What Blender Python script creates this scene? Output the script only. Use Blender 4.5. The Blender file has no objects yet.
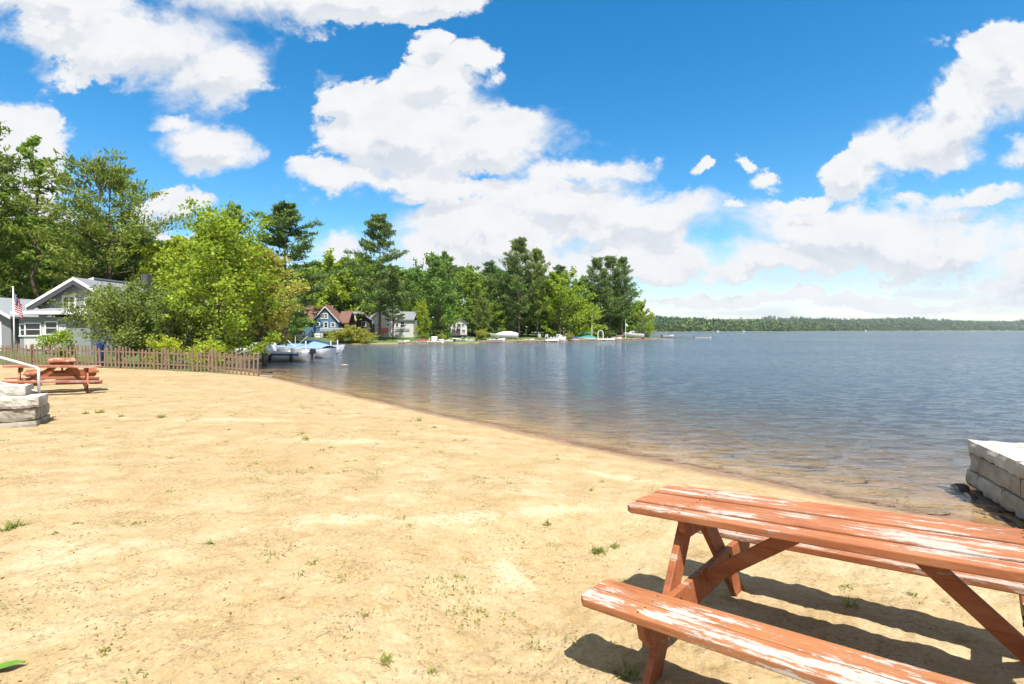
import bpy, bmesh, math, random
import numpy as np
from mathutils import Vector, Matrix, Euler
R = math.radians
scene = bpy.context.scene
col = scene.collection
EYE = 2.1            # camera height above the lake surface (water is z = 0)
F, HOR = 500.0, 330.5

def at(px, py, Y):
    """a point seen at a given place of the photograph, Y metres away"""
    return Vector(((px - 512) / F * Y, Y, EYE - (py - HOR) / F * Y))

# ------------------------------------------------------------------ helpers
def tag(o, label=None, cat=None, group=None, kind=None):
    if label: o['label'] = label
    if cat: o['category'] = cat
    if group: o['group'] = group
    if kind: o['kind'] = kind
    return o

def empty(name, loc, rz=0.0, label=None, cat=None, group=None):
    o = bpy.data.objects.new(name, None)
    col.objects.link(o)
    o.empty_display_size = 0.2
    o.location = loc
    o.rotation_euler = (0, 0, rz)
    return tag(o, label, cat, group)

def link(name, me, parent=None):
    o = bpy.data.objects.new(name, me)
    col.objects.link(o)
    if parent is not None:
        o.parent = parent
    return o

class MB:
    """collects faces, builds them as ONE mesh object"""
    def __init__(self):
        self.v, self.f, self.m = [], [], []
    def add(self, verts, faces, mi=0):
        b = len(self.v)
        self.v += [tuple(p) for p in verts]
        self.f += [tuple(b + i for i in q) for q in faces]
        self.m += [mi] * len(faces)
        return self
    def box(self, c, s, rot=None, mi=0):
        cx, cy, cz = c; hx, hy, hz = s[0] / 2, s[1] / 2, s[2] / 2
        P = [Vector((x, y, z)) for x in (-hx, hx) for y in (-hy, hy) for z in (-hz, hz)]
        if rot is not None:
            M = Euler(rot).to_matrix(); P = [M @ p for p in P]
        P = [p + Vector(c) for p in P]
        return self.add(P, [(0, 1, 3, 2), (4, 6, 7, 5), (0, 4, 5, 1), (2, 3, 7, 6), (0, 2, 6, 4), (1, 5, 7, 3)], mi)
    def bar(self, a, b, w, h, up=(0, 0, 1), mi=0):
        a, b = Vector(a), Vector(b)
        d = (b - a).normalized(); u = Vector(up)
        s = d.cross(u)
        if s.length < 1e-4: s = d.cross(Vector((1, 0, 0)))
        s.normalize(); u = s.cross(d).normalized()
        P = [e + s * (i * w / 2) + u * (j * h / 2) for e in (a, b) for i, j in ((-1, -1), (1, -1), (1, 1), (-1, 1))]
        return self.add(P, [(3, 2, 1, 0), (4, 5, 6, 7), (0, 1, 5, 4), (1, 2, 6, 5), (2, 3, 7, 6), (3, 0, 4, 7)], mi)
    def tube(self, pts, rad, n=8, mi=0, cap=True):
        pts = [Vector(p) for p in pts]
        if not hasattr(rad, '__len__'): rad = [rad] * len(pts)
        V = []
        ref = None
        for i, p in enumerate(pts):
            d = (pts[min(i + 1, len(pts) - 1)] - pts[max(i - 1, 0)])
            if d.length < 1e-9: d = Vector((0, 0, 1))
            d.normalize()
            if ref is None:
                ref = Vector((1, 0, 0)) if abs(d.x) < 0.9 else Vector((0, 1, 0))
            s = d.cross(ref).normalized(); ref = s.cross(d).normalized(); ref, s = ref, s
            for k in range(n):
                a = 2 * math.pi * k / n
                V.append(p + (ref * math.cos(a) + s * math.sin(a)) * rad[i])
        Fc = []
        for i in range(len(pts) - 1):
            for k in range(n):
                k2 = (k + 1) % n
                Fc.append((i * n + k, i * n + k2, (i + 1) * n + k2, (i + 1) * n + k))
        if cap:
            Fc.append(tuple(reversed(range(n)))); Fc.append(tuple((len(pts) - 1) * n + k for k in range(n)))
        return self.add(V, Fc, mi)
    def prism(self, poly, a, b, axis='y', mi=0):
        """poly: list of 2D points, extruded between a and b along axis"""
        def m(p, t):
            if axis == 'y': return (p[0], t, p[1])
            if axis == 'x': return (t, p[0], p[1])
            return (p[0], p[1], t)
        n = len(poly)
        V = [m(p, a) for p in poly] + [m(p, b) for p in poly]
        Fc = [tuple(range(n)), tuple(reversed(range(n, 2 * n)))]
        for i in range(n):
            j = (i + 1) % n
            Fc.append((i, n + i, n + j, j))
        return self.add(V, Fc, mi)
    def sphere(self, c, r, n=10, m=6, mi=0):
        rx, ry, rz = (r, r, r) if not hasattr(r, '__len__') else r
        V, Fc = [], []
        for i in range(m + 1):
            ph = math.pi * i / m
            for k in range(n):
                a = 2 * math.pi * k / n
                V.append((c[0] + rx * math.sin(ph) * math.cos(a), c[1] + ry * math.sin(ph) * math.sin(a), c[2] + rz * math.cos(ph)))
        for i in range(m):
            for k in range(n):
                k2 = (k + 1) % n
                Fc.append((i * n + k, (i + 1) * n + k, (i + 1) * n + k2, i * n + k2))
        return self.add(V, Fc, mi)
    def build(self, name, mats, parent=None, bevel=0.0, smooth=False, seg=2, extra=None):
        me = bpy.data.meshes.new(name)
        me.from_pydata(self.v, [], self.f)
        if not isinstance(mats, (list, tuple)): mats = [mats]
        for m in mats: me.materials.append(m)
        me.polygons.foreach_set('material_index', self.m)
        bm = bmesh.new(); bm.from_mesh(me)
        bmesh.ops.remove_doubles(bm, verts=bm.verts, dist=1e-5)
        bmesh.ops.recalc_face_normals(bm, faces=bm.faces)
        if bevel > 0:
            ed = [e for e in bm.edges if len(e.link_faces) == 2 and e.calc_face_angle(0) > 0.5]
            bmesh.ops.bevel(bm, geom=ed, offset=bevel, segments=seg, affect='EDGES', profile=0.6, clamp_overlap=True)
        if extra is not None:      # little fittings added after the edges are rounded
            vs_ = [bm.verts.new(q) for q in extra.v]
            for q in extra.f:
                fc = bm.faces.new([vs_[i] for i in q]); fc.material_index = 1
        bm.to_mesh(me); bm.free()
        if smooth:
            me.polygons.foreach_set('use_smooth', [True] * len(me.polygons))
        me.update()
        return link(name, me, parent)

def fast_mesh(name, V, Q, mat, smooth=False):
    """numpy verts (n,3) and quads (m,4)"""
    me = bpy.data.meshes.new(name)
    me.vertices.add(len(V)); me.vertices.foreach_set('co', np.asarray(V, np.float32).ravel())
    k = Q.shape[1]
    me.loops.add(Q.size); me.loops.foreach_set('vertex_index', Q.astype(np.int32).ravel())
    me.polygons.add(len(Q)); me.polygons.foreach_set('loop_start', np.arange(0, Q.size, k, dtype=np.int32))
    me.materials.append(mat)
    if smooth: me.polygons.foreach_set('use_smooth', np.ones(len(Q), bool))
    me.update(calc_edges=True)
    return me

def vnoise(x, y, seed=0):
    xi = np.floor(x).astype(np.int64); yi = np.floor(y).astype(np.int64)
    fx = x - xi; fy = y - yi
    fx = fx * fx * (3 - 2 * fx); fy = fy * fy * (3 - 2 * fy)
    def h(a, b):
        n = (a * 374761393 + b * 668265263 + seed * 1442695041) & 0x7fffffff
        n = ((n ^ (n >> 13)) * 1274126177) & 0x7fffffff
        n = n ^ (n >> 16)
        return (n & 0xffff) / 32767.5 - 1.0
    return ((h(xi, yi) * (1 - fx) + h(xi + 1, yi) * fx) * (1 - fy) + (h(xi, yi + 1) * (1 - fx) + h(xi + 1, yi + 1) * fx) * fy)

# ------------------------------------------------------------------ node helpers
class NT:
    def __init__(self, tree): self.t = tree; self.n = tree.nodes; self.l = tree.links
    def new(self, typ, **kw):
        nd = self.n.new(typ)
        for k, v in kw.items(): setattr(nd, k, v)
        return nd
    def put(self, sock, v):
        if isinstance(v, bpy.types.NodeSocket): self.l.new(v, sock)
        elif v is not None: sock.default_value = v
    def math(self, op, a, b=None, c=None, clamp=False):
        nd = self.new('ShaderNodeMath', operation=op, use_clamp=clamp)
        self.put(nd.inputs[0], a)
        if b is not None: self.put(nd.inputs[1], b)
        if c is not None: self.put(nd.inputs[2], c)
        return nd.outputs[0]
    def vmath(self, op, a, b=None, scale=None):
        nd = self.new('ShaderNodeVectorMath', operation=op)
        self.put(nd.inputs[0], a)
        if b is not None: self.put(nd.inputs[1], b)
        if scale is not None: self.put(nd.inputs['Scale'], scale)
        return nd.outputs['Value'] if op in ('LENGTH', 'DOT_PRODUCT', 'DISTANCE') else nd.outputs[0]
    def noise(self, vec, scale, detail=4, rough=0.55, dist=0.0, out='Fac'):
        nd = self.new('ShaderNodeTexNoise')
        if vec is not None: self.l.new(vec, nd.inputs['Vector'])
        nd.inputs['Scale'].default_value = scale; nd.inputs['Detail'].default_value = detail
        nd.inputs['Roughness'].default_value = rough; nd.inputs['Distortion'].default_value = dist
        return nd.outputs[0] if out == 'Fac' else nd.outputs['Color']
    def smooth(self, v, lo, hi, a=0.0, b=1.0):
        nd = self.new('ShaderNodeMapRange', interpolation_type='SMOOTHSTEP')
        self.put(nd.inputs[0], v)
        for i, x in enumerate((lo, hi, a, b)): self.put(nd.inputs[1 + i], x)
        return nd.outputs[0]
    def mix(self, fac, a, b, blend='MIX'):
        nd = self.new('ShaderNodeMix', data_type='RGBA', blend_type=blend)
        self.put(nd.inputs[0], fac)
        self.put(nd.inputs[6], (*a, 1) if isinstance(a, tuple) and len(a) == 3 else a)
        self.put(nd.inputs[7], (*b, 1) if isinstance(b, tuple) and len(b) == 3 else b)
        return nd.outputs[2]
    def mapping(self, vec, scale=(1, 1, 1), rot=(0, 0, 0), loc=(0, 0, 0), typ='POINT'):
        nd = self.new('ShaderNodeMapping', vector_type=typ)
        self.l.new(vec, nd.inputs['Vector'])
        nd.inputs['Scale'].default_value = scale; nd.inputs['Rotation'].default_value = rot; nd.inputs['Location'].default_value = loc
        return nd.outputs[0]
    def ramp(self, fac, stops):
        nd = self.new('ShaderNodeValToRGB')
        self.l.new(fac, nd.inputs[0])
        e = nd.color_ramp.elements
        while len(e) < len(stops): e.new(0.5)
        for el, (p, c) in zip(e, stops):
            el.position = p; el.color = (*c, 1)
        return nd.outputs[0]
    def bump(self, h, strength=0.5, dist=0.01, normal=None):
        nd = self.new('ShaderNodeBump')
        self.put(nd.inputs['Height'], h); nd.inputs['Strength'].default_value = strength; nd.inputs['Distance'].default_value = dist
        if normal is not None: self.l.new(normal, nd.inputs['Normal'])
        return nd.outputs[0]

def new_mat(name):
    m = bpy.data.materials.new(name); m.use_nodes = True
    t = NT(m.node_tree); t.n.clear()
    t.out = t.new('ShaderNodeOutputMaterial')
    return m, t

def bsdf(t, base, rough=0.7, normal=None, spec=0.3, metal=0.0):
    b = t.new('ShaderNodeBsdfPrincipled')
    t.put(b.inputs['Base Color'], (*base, 1) if isinstance(base, tuple) and len(base) == 3 else base)
    t.put(b.inputs['Roughness'], rough)
    b.inputs['Specular IOR Level'].default_value = spec
    b.inputs['Metallic'].default_value = metal
    if normal is not None: t.l.new(normal, b.inputs['Normal'])
    t.l.new(b.outputs[0], t.out.inputs['Surface'])
    return b

def coord(t, which='Object'):
    return t.new('ShaderNodeTexCoord').outputs[which]

def plain(name, c, rough=0.6, var=0.12, scale=4.0, spec=0.3, metal=0.0, bump=0.0, stretch=(1, 1, 1)):
    """a painted / plain surface with mild weathering"""
    m, t = new_mat(name)
    v = t.mapping(coord(t), scale=stretch)
    n = t.noise(v, scale, 5, 0.6)
    f = t.math('SUBTRACT', n, 0.5)
    f = t.math('MULTIPLY_ADD', f, var * 2.5, 1.0)
    hsv = t.new('ShaderNodeHueSaturation'); hsv.inputs['Color'].default_value = (*c, 1); t.l.new(f, hsv.inputs['Value'])
    nb = t.bump(n, bump, 0.01) if bump else None
    bsdf(t, hsv.outputs[0], rough, nb, spec, metal)
    return m

M = {}
def peeling(name, paint, bare, amount, seed=0.0, bare2=(0.30, 0.25, 0.21)):
    """old red paint flaking off along the grain (local x runs along the board)"""
    m, t = new_mat(name)
    c = t.mapping(coord(t), loc=(seed, seed * 1.7, seed * 0.6))
    flake = t.noise(t.mapping(c, scale=(3.4, 26, 26)), 1.0, 8, 0.68, 0.25)
    broad = t.noise(t.mapping(c, scale=(1.5, 5.5, 5.5)), 1.0, 3, 0.55)
    fine = t.noise(t.mapping(c, scale=(22, 90, 90)), 1.0, 5, 0.7)
    s = t.math('ADD', t.math('MULTIPLY', flake, 0.55), t.math('MULTIPLY', broad, 0.75))
    s = t.math('ADD', s, t.math('MULTIPLY', t.math('SUBTRACT', fine, 0.5), 0.34))
    geo = t.new('ShaderNodeNewGeometry'); sp = t.new('ShaderNodeSeparateXYZ'); t.l.new(geo.outputs['True Normal'], sp.inputs[0])
    s = t.math('SUBTRACT', s, t.math('MULTIPLY', t.math('SUBTRACT', 1.0, t.math('ABSOLUTE', sp.outputs[2])), 0.055))
    s = t.math('ADD', s, 0.045)
    mask = t.math('MULTIPLY', t.smooth(s, 0.745 - amount, 0.815 - amount), 0.92)
    thin = t.smooth(s, 0.66 - amount, 0.76 - amount)
    pf = t.noise(t.mapping(c, scale=(2.2, 9, 9)), 1.4, 5, 0.65)
    pc = t.ramp(pf, [(0.25, tuple(x * 0.62 for x in paint)), (0.5, paint), (0.75, (paint[0] * 1.15, paint[1] * 1.5, paint[2] * 1.7))])
    pc = t.mix(t.smooth(fine, 0.52, 0.75, 0, 0.4), pc, tuple(x * 0.45 for x in paint))
    bc = t.mix(t.smooth(t.noise(t.mapping(c, scale=(5, 80, 80)), 1.0, 5, 0.7), 0.40, 0.68), bare, bare2)
    pc = t.mix(t.math('MULTIPLY', thin, 0.45), pc, (paint[0] * 1.22, paint[1] * 1.7, paint[2] * 2.0))
    cc = t.mix(mask, pc, bc)
    edge = t.math('MULTIPLY', t.smooth(s, 0.735 - amount, 0.755 - amount), t.smooth(s, 0.785 - amount, 0.765 - amount))
    cc = t.mix(t.math('MULTIPLY', edge, 0.35), cc, tuple(x * 0.4 for x in paint))
    crack = t.smooth(t.noise(t.mapping(c, scale=(1.6, 110, 110)), 1.0, 3, 0.7), 0.63, 0.70)
    cc = t.mix(t.math('MULTIPLY', crack, 0.6), cc, (0.07, 0.038, 0.022))
    h = t.math('SUBTRACT', t.math('MULTIPLY', mask, -0.6), t.math('MULTIPLY', crack, 0.9))
    h = t.math('ADD', h, t.math('MULTIPLY', fine, 0.5))
    bsdf(t, cc, t.math('MULTIPLY_ADD', mask, 0.2, 0.6), t.bump(h, 0.7, 0.004), 0.25)
    return m

def leafmat(name, c1, c2, trans=0.35, c3=None):
    m, t = new_mat(name)
    g = t.new('ShaderNodeNewGeometry')
    stops = [(0.0, c1), (1.0, c2)] if c3 is None else [(0.0, c1), (0.7, c2), (1.0, c3)]
    cc = t.ramp(g.outputs['Random Per Island'], stops)
    info = t.new('ShaderNodeObjectInfo')
    hsv = t.new('ShaderNodeHueSaturation')
    t.l.new(cc, hsv.inputs['Color'])
    t.l.new(t.math('MULTIPLY_ADD', info.outputs['Random'], 0.03, 0.485), hsv.inputs['Hue'])
    t.l.new(t.math('MULTIPLY_ADD', info.outputs['Random'], -0.25, 1.1), hsv.inputs['Value'])
    d = t.new('ShaderNodeBsdfPrincipled'); t.l.new(hsv.outputs[0], d.inputs['Base Color'])
    d.inputs['Roughness'].default_value = 0.55; d.inputs['Specular IOR Level'].default_value = 0.25
    tr = t.new('ShaderNodeBsdfTranslucent')
    t.l.new(t.mix(0.5, hsv.outputs[0], hsv.outputs[0], 'ADD'), tr.inputs['Color'])
    mx = t.new('ShaderNodeMixShader'); mx.inputs[0].default_value = trans
    t.l.new(d.outputs[0], mx.inputs[1]); t.l.new(tr.outputs[0], mx.inputs[2])
    t.l.new(mx.outputs[0], t.out.inputs['Surface'])
    return m

# ------------------------------------------------------------------ materials
M['paint_top'] = peeling('weathered_red_paint', (0.300, 0.102, 0.040), (0.43, 0.38, 0.335), 0.055, 0.0, (0.30, 0.21, 0.165))
M['paint_bench'] = peeling('weathered_red_bench_paint', (0.300, 0.108, 0.042), (0.43, 0.38, 0.335), 0.062, 3.3, (0.40, 0.34, 0.30))
M['paint_bench_far'] = peeling('less_peeled_bench_paint', (0.28, 0.092, 0.036), (0.40, 0.32, 0.27), 0.02, 5.3, (0.28, 0.2, 0.155))  # far bench, less peeled than the near one
M['paint_leg'] = peeling('worn_red_paint', (0.26, 0.080, 0.030), (0.36, 0.23, 0.16), -0.01, 7.1)
M['paint_far'] = peeling('faded_red_paint', (0.30, 0.085, 0.04), (0.44, 0.30, 0.25), 0.06, 11.0)
M['concrete'] = None
def rock_concrete(name, base, dark):
    m, t = new_mat(name)
    c = coord(t)
    a = t.noise(c, 3.5, 6, 0.6); b = t.noise(c, 28, 5, 0.65); s = t.noise(c, 1.3, 3, 0.5)
    cc = t.ramp(a, [(0.28, dark), (0.55, base), (0.8, tuple(min(1, x * 1.25) for x in base))])
    cc = t.mix(t.smooth(b, 0.55, 0.75, 0.0, 0.5), cc, tuple(x * 0.45 for x in dark))
    cc = t.mix(t.smooth(s, 0.52, 0.7, 0, 0.35), cc, (0.20, 0.16, 0.11))
    h = t.math('ADD', t.math('MULTIPLY', a, 0.7), t.math('MULTIPLY', b, 0.4))
    bsdf(t, cc, 0.9, t.bump(h, 0.7, 0.03), 0.2)
    return m
M['concrete'] = rock_concrete('rock_face_concrete', (0.30, 0.265, 0.215), (0.15, 0.128, 0.10))
M['cap'] = rock_concrete('pale_concrete_cap', (0.42, 0.39, 0.345), (0.26, 0.235, 0.20))
M['stone'] = rock_concrete('shore_stone', (0.28, 0.25, 0.21), (0.10, 0.09, 0.08))
M['metal'] = plain('galvanised_rail', (0.62, 0.63, 0.63), 0.45, 0.06, 9, 0.5, 0.1)
M['picket'] = plain('weathered_picket_wood', (0.185, 0.128, 0.085), 0.85, 0.50, 3.0, 0.2, 0, 0.4, (6, 6, 1))
M['white'] = plain('white_paint', (0.58, 0.58, 0.57), 0.5, 0.05)
M['offwhite'] = plain('off_white_siding', (0.46, 0.455, 0.43), 0.6, 0.06)
M['bark'] = plain('grey_brown_bark', (0.095, 0.070, 0.052), 0.95, 0.35, 3, 0.1, 0, 0.8, (4, 4, 1))
M['pale_bark'] = plain('pale_grey_bark', (0.30, 0.27, 0.23), 0.9, 0.3, 4, 0.1, 0, 0.5, (3, 3, 1))
M['red_bark'] = plain('reddish_bark', (0.10, 0.055, 0.045), 0.95, 0.3, 3, 0.1, 0, 0.5, (4, 4, 1))

M['leaf_bright'] = leafmat('bright_spring_leaf', (0.165, 0.245, 0.016), (0.36, 0.42, 0.036), 0.45)
M['leaf_yellow'] = leafmat('yellowish_young_leaf', (0.17, 0.20, 0.020), (0.37, 0.37, 0.050), 0.45, (0.30, 0.25, 0.09))
M['leaf_green'] = leafmat('mid_green_leaf', (0.095, 0.175, 0.020), (0.215, 0.310, 0.040), 0.45)
M['leaf_deep'] = leafmat('deep_green_leaf', (0.070, 0.155, 0.026), (0.170, 0.280, 0.050), 0.45)
M['leaf_olive'] = leafmat('olive_shrub_leaf', (0.085, 0.135, 0.022), (0.20, 0.26, 0.055), 0.42)
M['needle'] = leafmat('dark_pine_needle', (0.054, 0.108, 0.026), (0.150, 0.210, 0.048), 0.36)
M['needle_light'] = leafmat('yellow_green_pine_needle', (0.078, 0.130, 0.018), (0.195, 0.245, 0.036), 0.38)  # lighter, yellower needle colour of some pines
def far_leafmat():
    m, t = new_mat('far_forest_leaf')
    g = t.new('ShaderNodeNewGeometry'); c = coord(t)
    kind = t.math('ADD', t.math('MULTIPLY', t.noise(t.mapping(c, scale=(0.035, 0.012, 0.05)), 1.0, 5, 0.7), 0.8), t.math('MULTIPLY', g.outputs['Random Per Island'], 0.25))
    cc = t.ramp(kind, [(0.32, (0.020, 0.050, 0.026)), (0.46, (0.045, 0.090, 0.028)), (0.58, (0.085, 0.140, 0.034)), (0.74, (0.17, 0.21, 0.05))])
    bsdf(t, cc, 0.7, None, 0.15); return m
M['far_leaf'] = far_leafmat()
M['weed'] = leafmat('weed_leaf', (0.13, 0.17, 0.03), (0.25, 0.28, 0.07), 0.4, (0.34, 0.28, 0.12))

# ------------------------------------------------------------------ terrain
WATER_POLY = np.array([(60, -40), (14, -8), (8.2, 1.2), (6.2, 4.2), (4.66, 5.78), (2.83, 7.53), (0.74, 9.77), (-1.2, 11.8), (-3.1, 13.9), (-7.2, 18.4),
    (-11.2, 22.9), (-13.2, 25.2), (-17, 29), (-22, 36), (-27, 46), (-31, 58), (-33, 68), (-31, 74), (-27, 77.5), (-22, 79), (-18, 80),
    (-10, 82.5), (-5, 87), (-2, 91), (9, 97), (24, 112), (34, 126), (41, 140), (43, 150), (38, 160), (10, 205), (-60, 260), (-300, 320), (-1500, 420),
    (-1500, 640), (100, 690), (200, 720), (330, 860), (500, 1010), (900, 1450), (1500, 1900), (2600, 2450), (5200, 2500), (5200, -40)], float)
def signed_dist(x, y):
    """> 0 on land, < 0 in the lake"""
    P = WATER_POLY; n = len(P)
    best = np.full(x.shape, 1e18); inside = np.zeros(x.shape, bool)
    for i in range(n):
        ax, ay = P[i]; bx, by = P[(i + 1) % n]
        dx, dy = bx - ax, by - ay
        t = np.clip(((x - ax) * dx + (y - ay) * dy) / (dx * dx + dy * dy), 0, 1)
        d2 = (x - ax - t * dx) ** 2 + (y - ay - t * dy) ** 2
        best = np.minimum(best, d2)
        cond = ((ay > y) != (by > y))
        with np.errstate(divide='ignore', invalid='ignore'):
            xi = dx * (y - ay) / (dy if dy != 0 else 1e-12) + ax
        inside ^= cond & (x < xi)
    d = np.sqrt(best)
    return np.where(inside, -d, d)

TB = np.array([[0.7374726, 0.6737360, -0.0470525], [-0.6700876, 0.7386213, 0.0736289], [0.0843604, -0.0227699, 0.9961751]])  # table axes
TT = np.array([0.9669111, 3.3224757, EYE - 1.8545023])
def ground_z(x, y, fine=True):
    x = np.asarray(x, float); y = np.asarray(y, float)
    d = signed_dist(x, y)
    r = np.hypot(x, y)
    d = d + (0.16 * vnoise(x * 0.7, y * 0.7, 3) + 0.09 * vnoise(x * 2.1, y * 2.1, 4) + 0.035 * vnoise(x * 6.5, y * 6.5, 5)) * np.clip(1 - r / 60, 0, 1)
    z = np.where(d > 0, 0.48 * (1 - np.exp(-d / 4.2)), np.maximum(-0.062 * (-d) ** 1.02, -5.0))
    far = np.clip((r - 30) / 40, 0, 1)
    z = z + np.where(d > 0, far * np.clip(d, 0, 40) * 0.03, 0)
    # hills of the far shore
    hf = np.clip((y - 550) / 100, 0, 1) * np.clip(d / 30, 0, 1)
    hill = np.clip(d, 0, 500) * 0.045 * np.clip(y / 1050, 0.9, 2.3) * (1 + 0.35 * vnoise(x / 300, y / 300, 8))
    hill *= np.clip((x - 60) / 250, 0.15, 1)
    z = z + hf * hill
    if True:   # the worn patch the red table stands on
        n = TB[:, 2]
        zt = TT[2] - 0.055 - (n[0] * (x - TT[0]) + n[1] * (y - TT[1])) / n[2]
        c = TT + TB[:, 0] * 1.05
        q = np.hypot(x - c[0], y - c[1])
        w = np.clip((3.1 - q) / 1.5, 0, 1); w = w * w * (3 - 2 * w)
        w = w * np.clip(d / 1.5, 0, 1)
        z = z * (1 - w) + zt * w
    if fine:
        k = np.clip(d / 0.8, 0, 1) * np.clip((40 - r) / 25, 0, 1)
        wob = 0.016 * vnoise(x * 1.1, y * 1.1, 11) + 0.009 * vnoise(x * 3.1, y * 3.1, 12) + 0.009 * vnoise(x * 7.5, y * 7.5, 13)
        b = np.abs(vnoise(x * 5.3 + 3, y * 5.3, 14))
        wob = wob - 0.010 * np.clip(1 - b * 3, 0, 1) * (vnoise(x * 1.7, y * 1.7, 15) > 0.0)
        wob = wob + np.clip((9 - r) / 4, 0, 1) * (0.008 * vnoise(x * 15, y * 15, 16) + 0.005 * vnoise(x * 34, y * 34, 17))
        z = z + k * wob
    return z
def gz(x, y, fine=True):
    return float(ground_z(np.array([x]), np.array([y]), fine)[0])

def polar(rings, angs):
    rr, aa = np.meshgrid(rings, angs, indexing='ij')
    X = rr * np.sin(aa); Y = rr * np.cos(aa)
    nr, na = rr.shape
    i = np.arange(nr - 1)[:, None]; j = np.arange(na)[None, :]
    j2 = (j + 1) % na
    Q = np.stack([i * na + j, i * na + j2, (i + 1) * na + j2, (i + 1) * na + j], -1).reshape(-1, 4)
    return X.ravel(), Y.ravel(), Q, nr, na

front = np.radians(np.linspace(-62, 62, 760))
back = np.radians(np.linspace(62, 298, 90)[1:-1])
angs = np.concatenate([front, back])
rings = np.concatenate([[0.02, 0.6, 1.2], np.geomspace(1.6, 14, 330), np.geomspace(14.3, 6000, 230)])

def soil_material():
    m, t = new_mat('beach_sand_and_soil')
    c = coord(t)
    big = t.noise(t.mapping(c, scale=(0.3642, 0.3583, 0.3405)), 1.0, 5, 0.6)
    med = t.noise(t.mapping(c, scale=(1.0, 1.3, 1.0)), 2.1, 6, 0.65)
    sm = t.noise(c, 9.0, 5, 0.7)
    gr = t.noise(c, 60.0, 4, 0.75)
    sand = t.ramp(med, [(0.28, (0.2516, 0.1706, 0.0774)), (0.47, (0.3112, 0.2267, 0.1176)), (0.66, (0.3642, 0.2834, 0.1671))])
    sand = t.mix(t.smooth(big, 0.42, 0.66, 0.0, 0.45), sand, (0.2914, 0.1954, 0.0836))
    sand = t.mix(t.smooth(sm, 0.60, 0.78, 0, 0.7), sand, (0.1986, 0.1303, 0.0556))
    sand = t.mix(t.smooth(gr, 0.58, 0.75, 0, 0.5), sand, (0.1656, 0.1108, 0.0527))
    sand = t.mix(t.smooth(gr, 0.44, 0.25, 0, 0.35), sand, (0.4105, 0.3323, 0.2167))
    # pale dry drifts
    pm = t.math('MULTIPLY', t.smooth(t.noise(t.mapping(c, scale=(0.5, 0.9, 1), rot=(0, 0, 0.5), loc=(2.2, 0.4, 0)), 1.0, 4, 0.6), 0.60, 0.72), t.smooth(sm, 0.35, 0.6, 0.3, 1))
    dr = t.new('ShaderNodeAttribute', attribute_name='drift').outputs['Fac']
    pm = t.math('MAXIMUM', t.math('MULTIPLY', pm, 0.45), t.math('MULTIPLY', t.smooth(t.math('ADD', dr, t.math('MULTIPLY', t.math('SUBTRACT', sm, 0.5), 2.4)), 0.35, 1.0), t.math('MULTIPLY', dr, 0.6)))
    sand = t.mix(pm, sand, (0.4502, 0.3779, 0.2601))
    # thin olive weed film on the landward side
    att = t.new('ShaderNodeAttribute', attribute_name='weedy').outputs['Fac']
    wn = t.math('MULTIPLY', t.smooth(t.noise(c, 1.7, 6, 0.72), 0.50, 0.68), t.smooth(t.noise(c, 13, 4, 0.7), 0.42, 0.62))
    sand = t.mix(t.math('MULTIPLY', t.math('MULTIPLY', wn, att), 0.9), sand, (0.1457, 0.1206, 0.0402))
    spk = t.math('MULTIPLY', t.smooth(t.noise(c, 34, 4, 0.75), 0.53, 0.60), t.smooth(t.noise(c, 2.6, 6, 0.75), 0.45, 0.58))
    sand = t.mix(t.math('MULTIPLY', spk, t.math('MULTIPLY_ADD', att, 0.40, 0.55)), sand, (0.115, 0.080, 0.032))
    rust = t.math('MULTIPLY', t.smooth(t.noise(t.mapping(c, loc=(5, 9, 0)), 2.9, 6, 0.72), 0.57, 0.68), t.smooth(t.noise(c, 15, 4, 0.7), 0.40, 0.58))
    sand = t.mix(t.math('MULTIPLY', rust, 0.8), sand, (0.2242, 0.1274, 0.0410))
    mott = t.noise(c, 46, 4, 0.75)
    sand = t.mix(t.smooth(mott, 0.52, 0.68, 0, 0.45), sand, (0.1830, 0.1369, 0.0684))
    sand = t.mix(t.smooth(mott, 0.48, 0.34, 0, 0.40), sand, (0.4301, 0.3541, 0.2279))
    spk2 = t.math('MULTIPLY', t.smooth(t.noise(c, 21, 4, 0.7), 0.58, 0.68), t.smooth(t.noise(c, 1.9, 4, 0.7), 0.52, 0.40))
    sand = t.mix(t.math('MULTIPLY', spk2, 0.5), sand, (0.4614, 0.3799, 0.2532))
    # damp edge
    wet = t.new('ShaderNodeAttribute', attribute_name='wet').outputs['Fac']
    wetn = t.math('ADD', wet, t.math('MULTIPLY', t.math('SUBTRACT', sm, 0.5), 0.7), clamp=True)
    wetm = t.math('MULTIPLY', t.smooth(wetn, 0.25, 0.85), wet)
    dsand = t.mix(t.smooth(sm, 0.4, 0.6), (0.1782, 0.1023, 0.0561), (0.2376, 0.1485, 0.0858))
    sand = t.mix(wetm, sand, dsand)
    bed = t.new('ShaderNodeAttribute', attribute_name='bed').outputs['Fac']
    sand = t.mix(bed, sand, t.mix(t.smooth(t.noise(c, 1.1, 5, 0.65), 0.42, 0.66), (0.27, 0.19, 0.115), (0.17, 0.12, 0.075)))
    # grass and leaf litter on the wooded land
    grs = t.ramp(t.noise(c, 0.6, 6, 0.7), [(0.3, (0.045, 0.075, 0.02)), (0.55, (0.075, 0.115, 0.028)), (0.75, (0.15, 0.13, 0.06))])
    lawn = t.new('ShaderNodeAttribute', attribute_name='lawn').outputs['Fac']
    colr = t.mix(lawn, sand, grs)
    rough = t.math('MULTIPLY_ADD', wetm, -0.5, 0.95)
    lump = t.noise(c, 4.2, 5, 0.6)
    h = t.math('ADD', t.math('MULTIPLY', sm, 0.75), t.math('MULTIPLY', lump, 0.9))
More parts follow.
